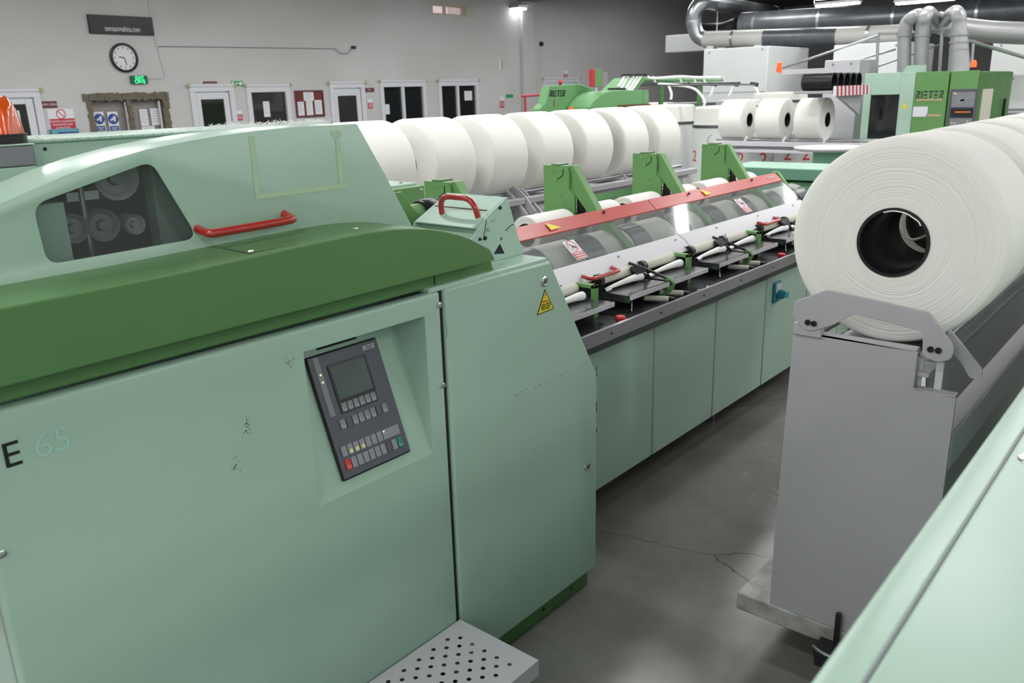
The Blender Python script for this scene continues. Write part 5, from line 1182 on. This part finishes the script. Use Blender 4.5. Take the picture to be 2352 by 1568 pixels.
# ================================================================ DUCTS, LAMPS
def duct(nm, p0, p1, r, mt, label, rings=(), cat='duct'):
    t = thing(nm, p0, label, cat); m = M(); m.bar(p0, p1, r, 36); m.build('duct_body', mt, t)
    p0, p1 = Vector(p0), Vector(p1); d = (p1 - p0).normalized()
    for f in rings: c = p0.lerp(p1, f); m = M(); m.bar(c - d * .03, c + d * .03, r * 1.04, 36); m.build('duct_collar', 'galv', t)
    return t
a = at(1705, 58, X=20); b = at(2420, 20, X=20)
duct('main_air_duct', a, b, .29, 'dduct', 'huge dark air duct running across under the ceiling', rings=(.06, .3, .55, .8))
a = at(1700, 60, X=20.1); b = at(1612, 75, X=21.5); m = M(); m.tube([a, a.lerp(b, .35) + Vector((0, 0, -.08)), a.lerp(b, .7) + Vector((0, 0, -.05)), b], .24, 20); tag(m.build('flexible_hose', 'black'), 'black flexible hose at the left end of the huge duct', 'hose')
pts = [(1618, 91), (1757, 87), (1924, 83), (2090, 77)]
Q = [at(*p, X=18) for p in pts]
duct('white_duct', Q[0], Q[1], .175, 'white_duct', 'white round duct section left of the dark one', rings=(.5,))
duct('dark_duct', Q[1], Q[2], .178, 'dduct', 'dark round duct section between two white ones')
duct('white_duct', Q[2], Q[3], .175, 'white_duct', 'white round duct section right of the dark one', rings=(.45,))
m = M(); pe = [at(1620, 91, X=18), at(1602, 80, X=17.95), at(1593, 50, X=17.9), at(1598, 22, X=17.9), at(1616, 5, X=18), at(1640, 5, X=18.3)]
m.tube(pe, .165, 24, k=7); el = thing('duct_elbow', pe[0], 'shiny galvanised U-shaped duct elbow', 'duct'); m.build('elbow_body', 'galv', el)
a = at(1593, 50, X=17.9); m = M(); m.bar(a - Vector((0, 0, .02)), a + Vector((0, 0, .02)), .18, 24); m.build('elbow_collar', 'galv', el)
duct('upper_duct', at(1632, 6, X=18.3), at(1790, 30, X=26), .17, 'dduct', 'dark upper duct running back from the shiny elbow', rings=(.02, .9))
a = at(1529, 82, X=19); b = at(1640, 114, X=19); m = M(); m.box(19, 19.6, b.y, a.y, b.z, a.z); m.bar((19.3, b.y + .1, a.z), (19.3, b.y + .1, ZS), .01, 6); tag(m.build('duct_box', 'white_paint', bevel=.02), 'pale rectangular duct box left of the elbow', 'duct')
for i, px in enumerate((1635, 1745)):
    a = at(px, 108, X=18); m = M(); m.box(17.9, 18.1, a.y - .08, a.y + .08, 2.3, a.z + .08); tag(m.build('duct_support', 'white_paint'), ('left' if i == 0 else 'right') + ' stub between the white duct and the pale cabinet', 'support')

# lamps: twin tube fittings in rows
LAMPS = []
def lamp(x, y, z, label, group='twin tube ceiling lamps', L_=1.5, key='tube_light', en=LAMP_POWER):
    t = thing('ceiling_lamp', (x, y, z), label, 'lamp', group)
    m = M(); m.box(x - .09, x + .09, y - L_ / 2, y + L_ / 2, z, z + .05); m.build('lamp_housing', 'housing', t, smooth=0)
    m = M(); m.bar((x, y - .5, z + .05), (x, y - .5, ZS), .008, 6); m.bar((x, y + .5, z + .05), (x, y + .5, ZS), .008, 6); m.build('hanger', 'galv', t)
    for s_ in (-.06, .06): m = M(); m.bar((x + s_, y - L_ / 2 + .03, z - .02), (x + s_, y + L_ / 2 - .03, z - .02), .017, 8); m.build('glow_tube', 'tubewhite', t)
    ld = bpy.data.lights.get(key)
    if ld is None:
        ld = bpy.data.lights.new(key, 'AREA'); ld.shape = 'RECTANGLE'; ld.size = .2; ld.size_y = L_ - .05; ld.energy = en; ld.color = LAMP_COL
    lo = bpy.data.objects.new('lamp_light', ld); col.objects.link(lo); lo.location = (x, y, z - .045); lo.parent = t; lo.matrix_parent_inverse = Matrix.Translation(-Vector((x, y, z)))
    return t
for X_ in (-7.5, -4.2, -.9, 2.4, 5.7, 9.0, 12.3, 15.6, 18.9):  # unseen rows light the hall; last row added to brighten the far wall
    for Y_ in (-8.5, -6.05, -3.6, -1.15, 1.3, 3.75, 6.2, 8.65, 11.1):
        if X_ == 2.4 and Y_ in (-1.15, 1.3) or X_ == -.9 and Y_ == -1.15 or X_ > 18 and Y_ < 7: continue
        lamp(X_, Y_, LAMP_Z, 'added twin tube lamp out of view, brightening the far office wall')
for Y_ in (8.65, 11.1): lamp(22.2, Y_, 4.55, 'added twin tube lamp out of view, brightening the far office wall')  # extra pair added above the view to brighten the far office wall
for (px, py, L_, lb) in ((1924, 12, .93, 'left twin tube lamp glowing above the huge duct'), (2124, 5, 1.1, 'right twin tube lamp glowing above the huge duct'), (1925, -5, 1.0, 'twin tube lamp cut off by the top of the picture')):
    a = at(px, py, X=18.4); lamp(a.x, a.y, a.z + .03, lb, 'twin tube lamps in view', L_, 'short_tube_light', 9)
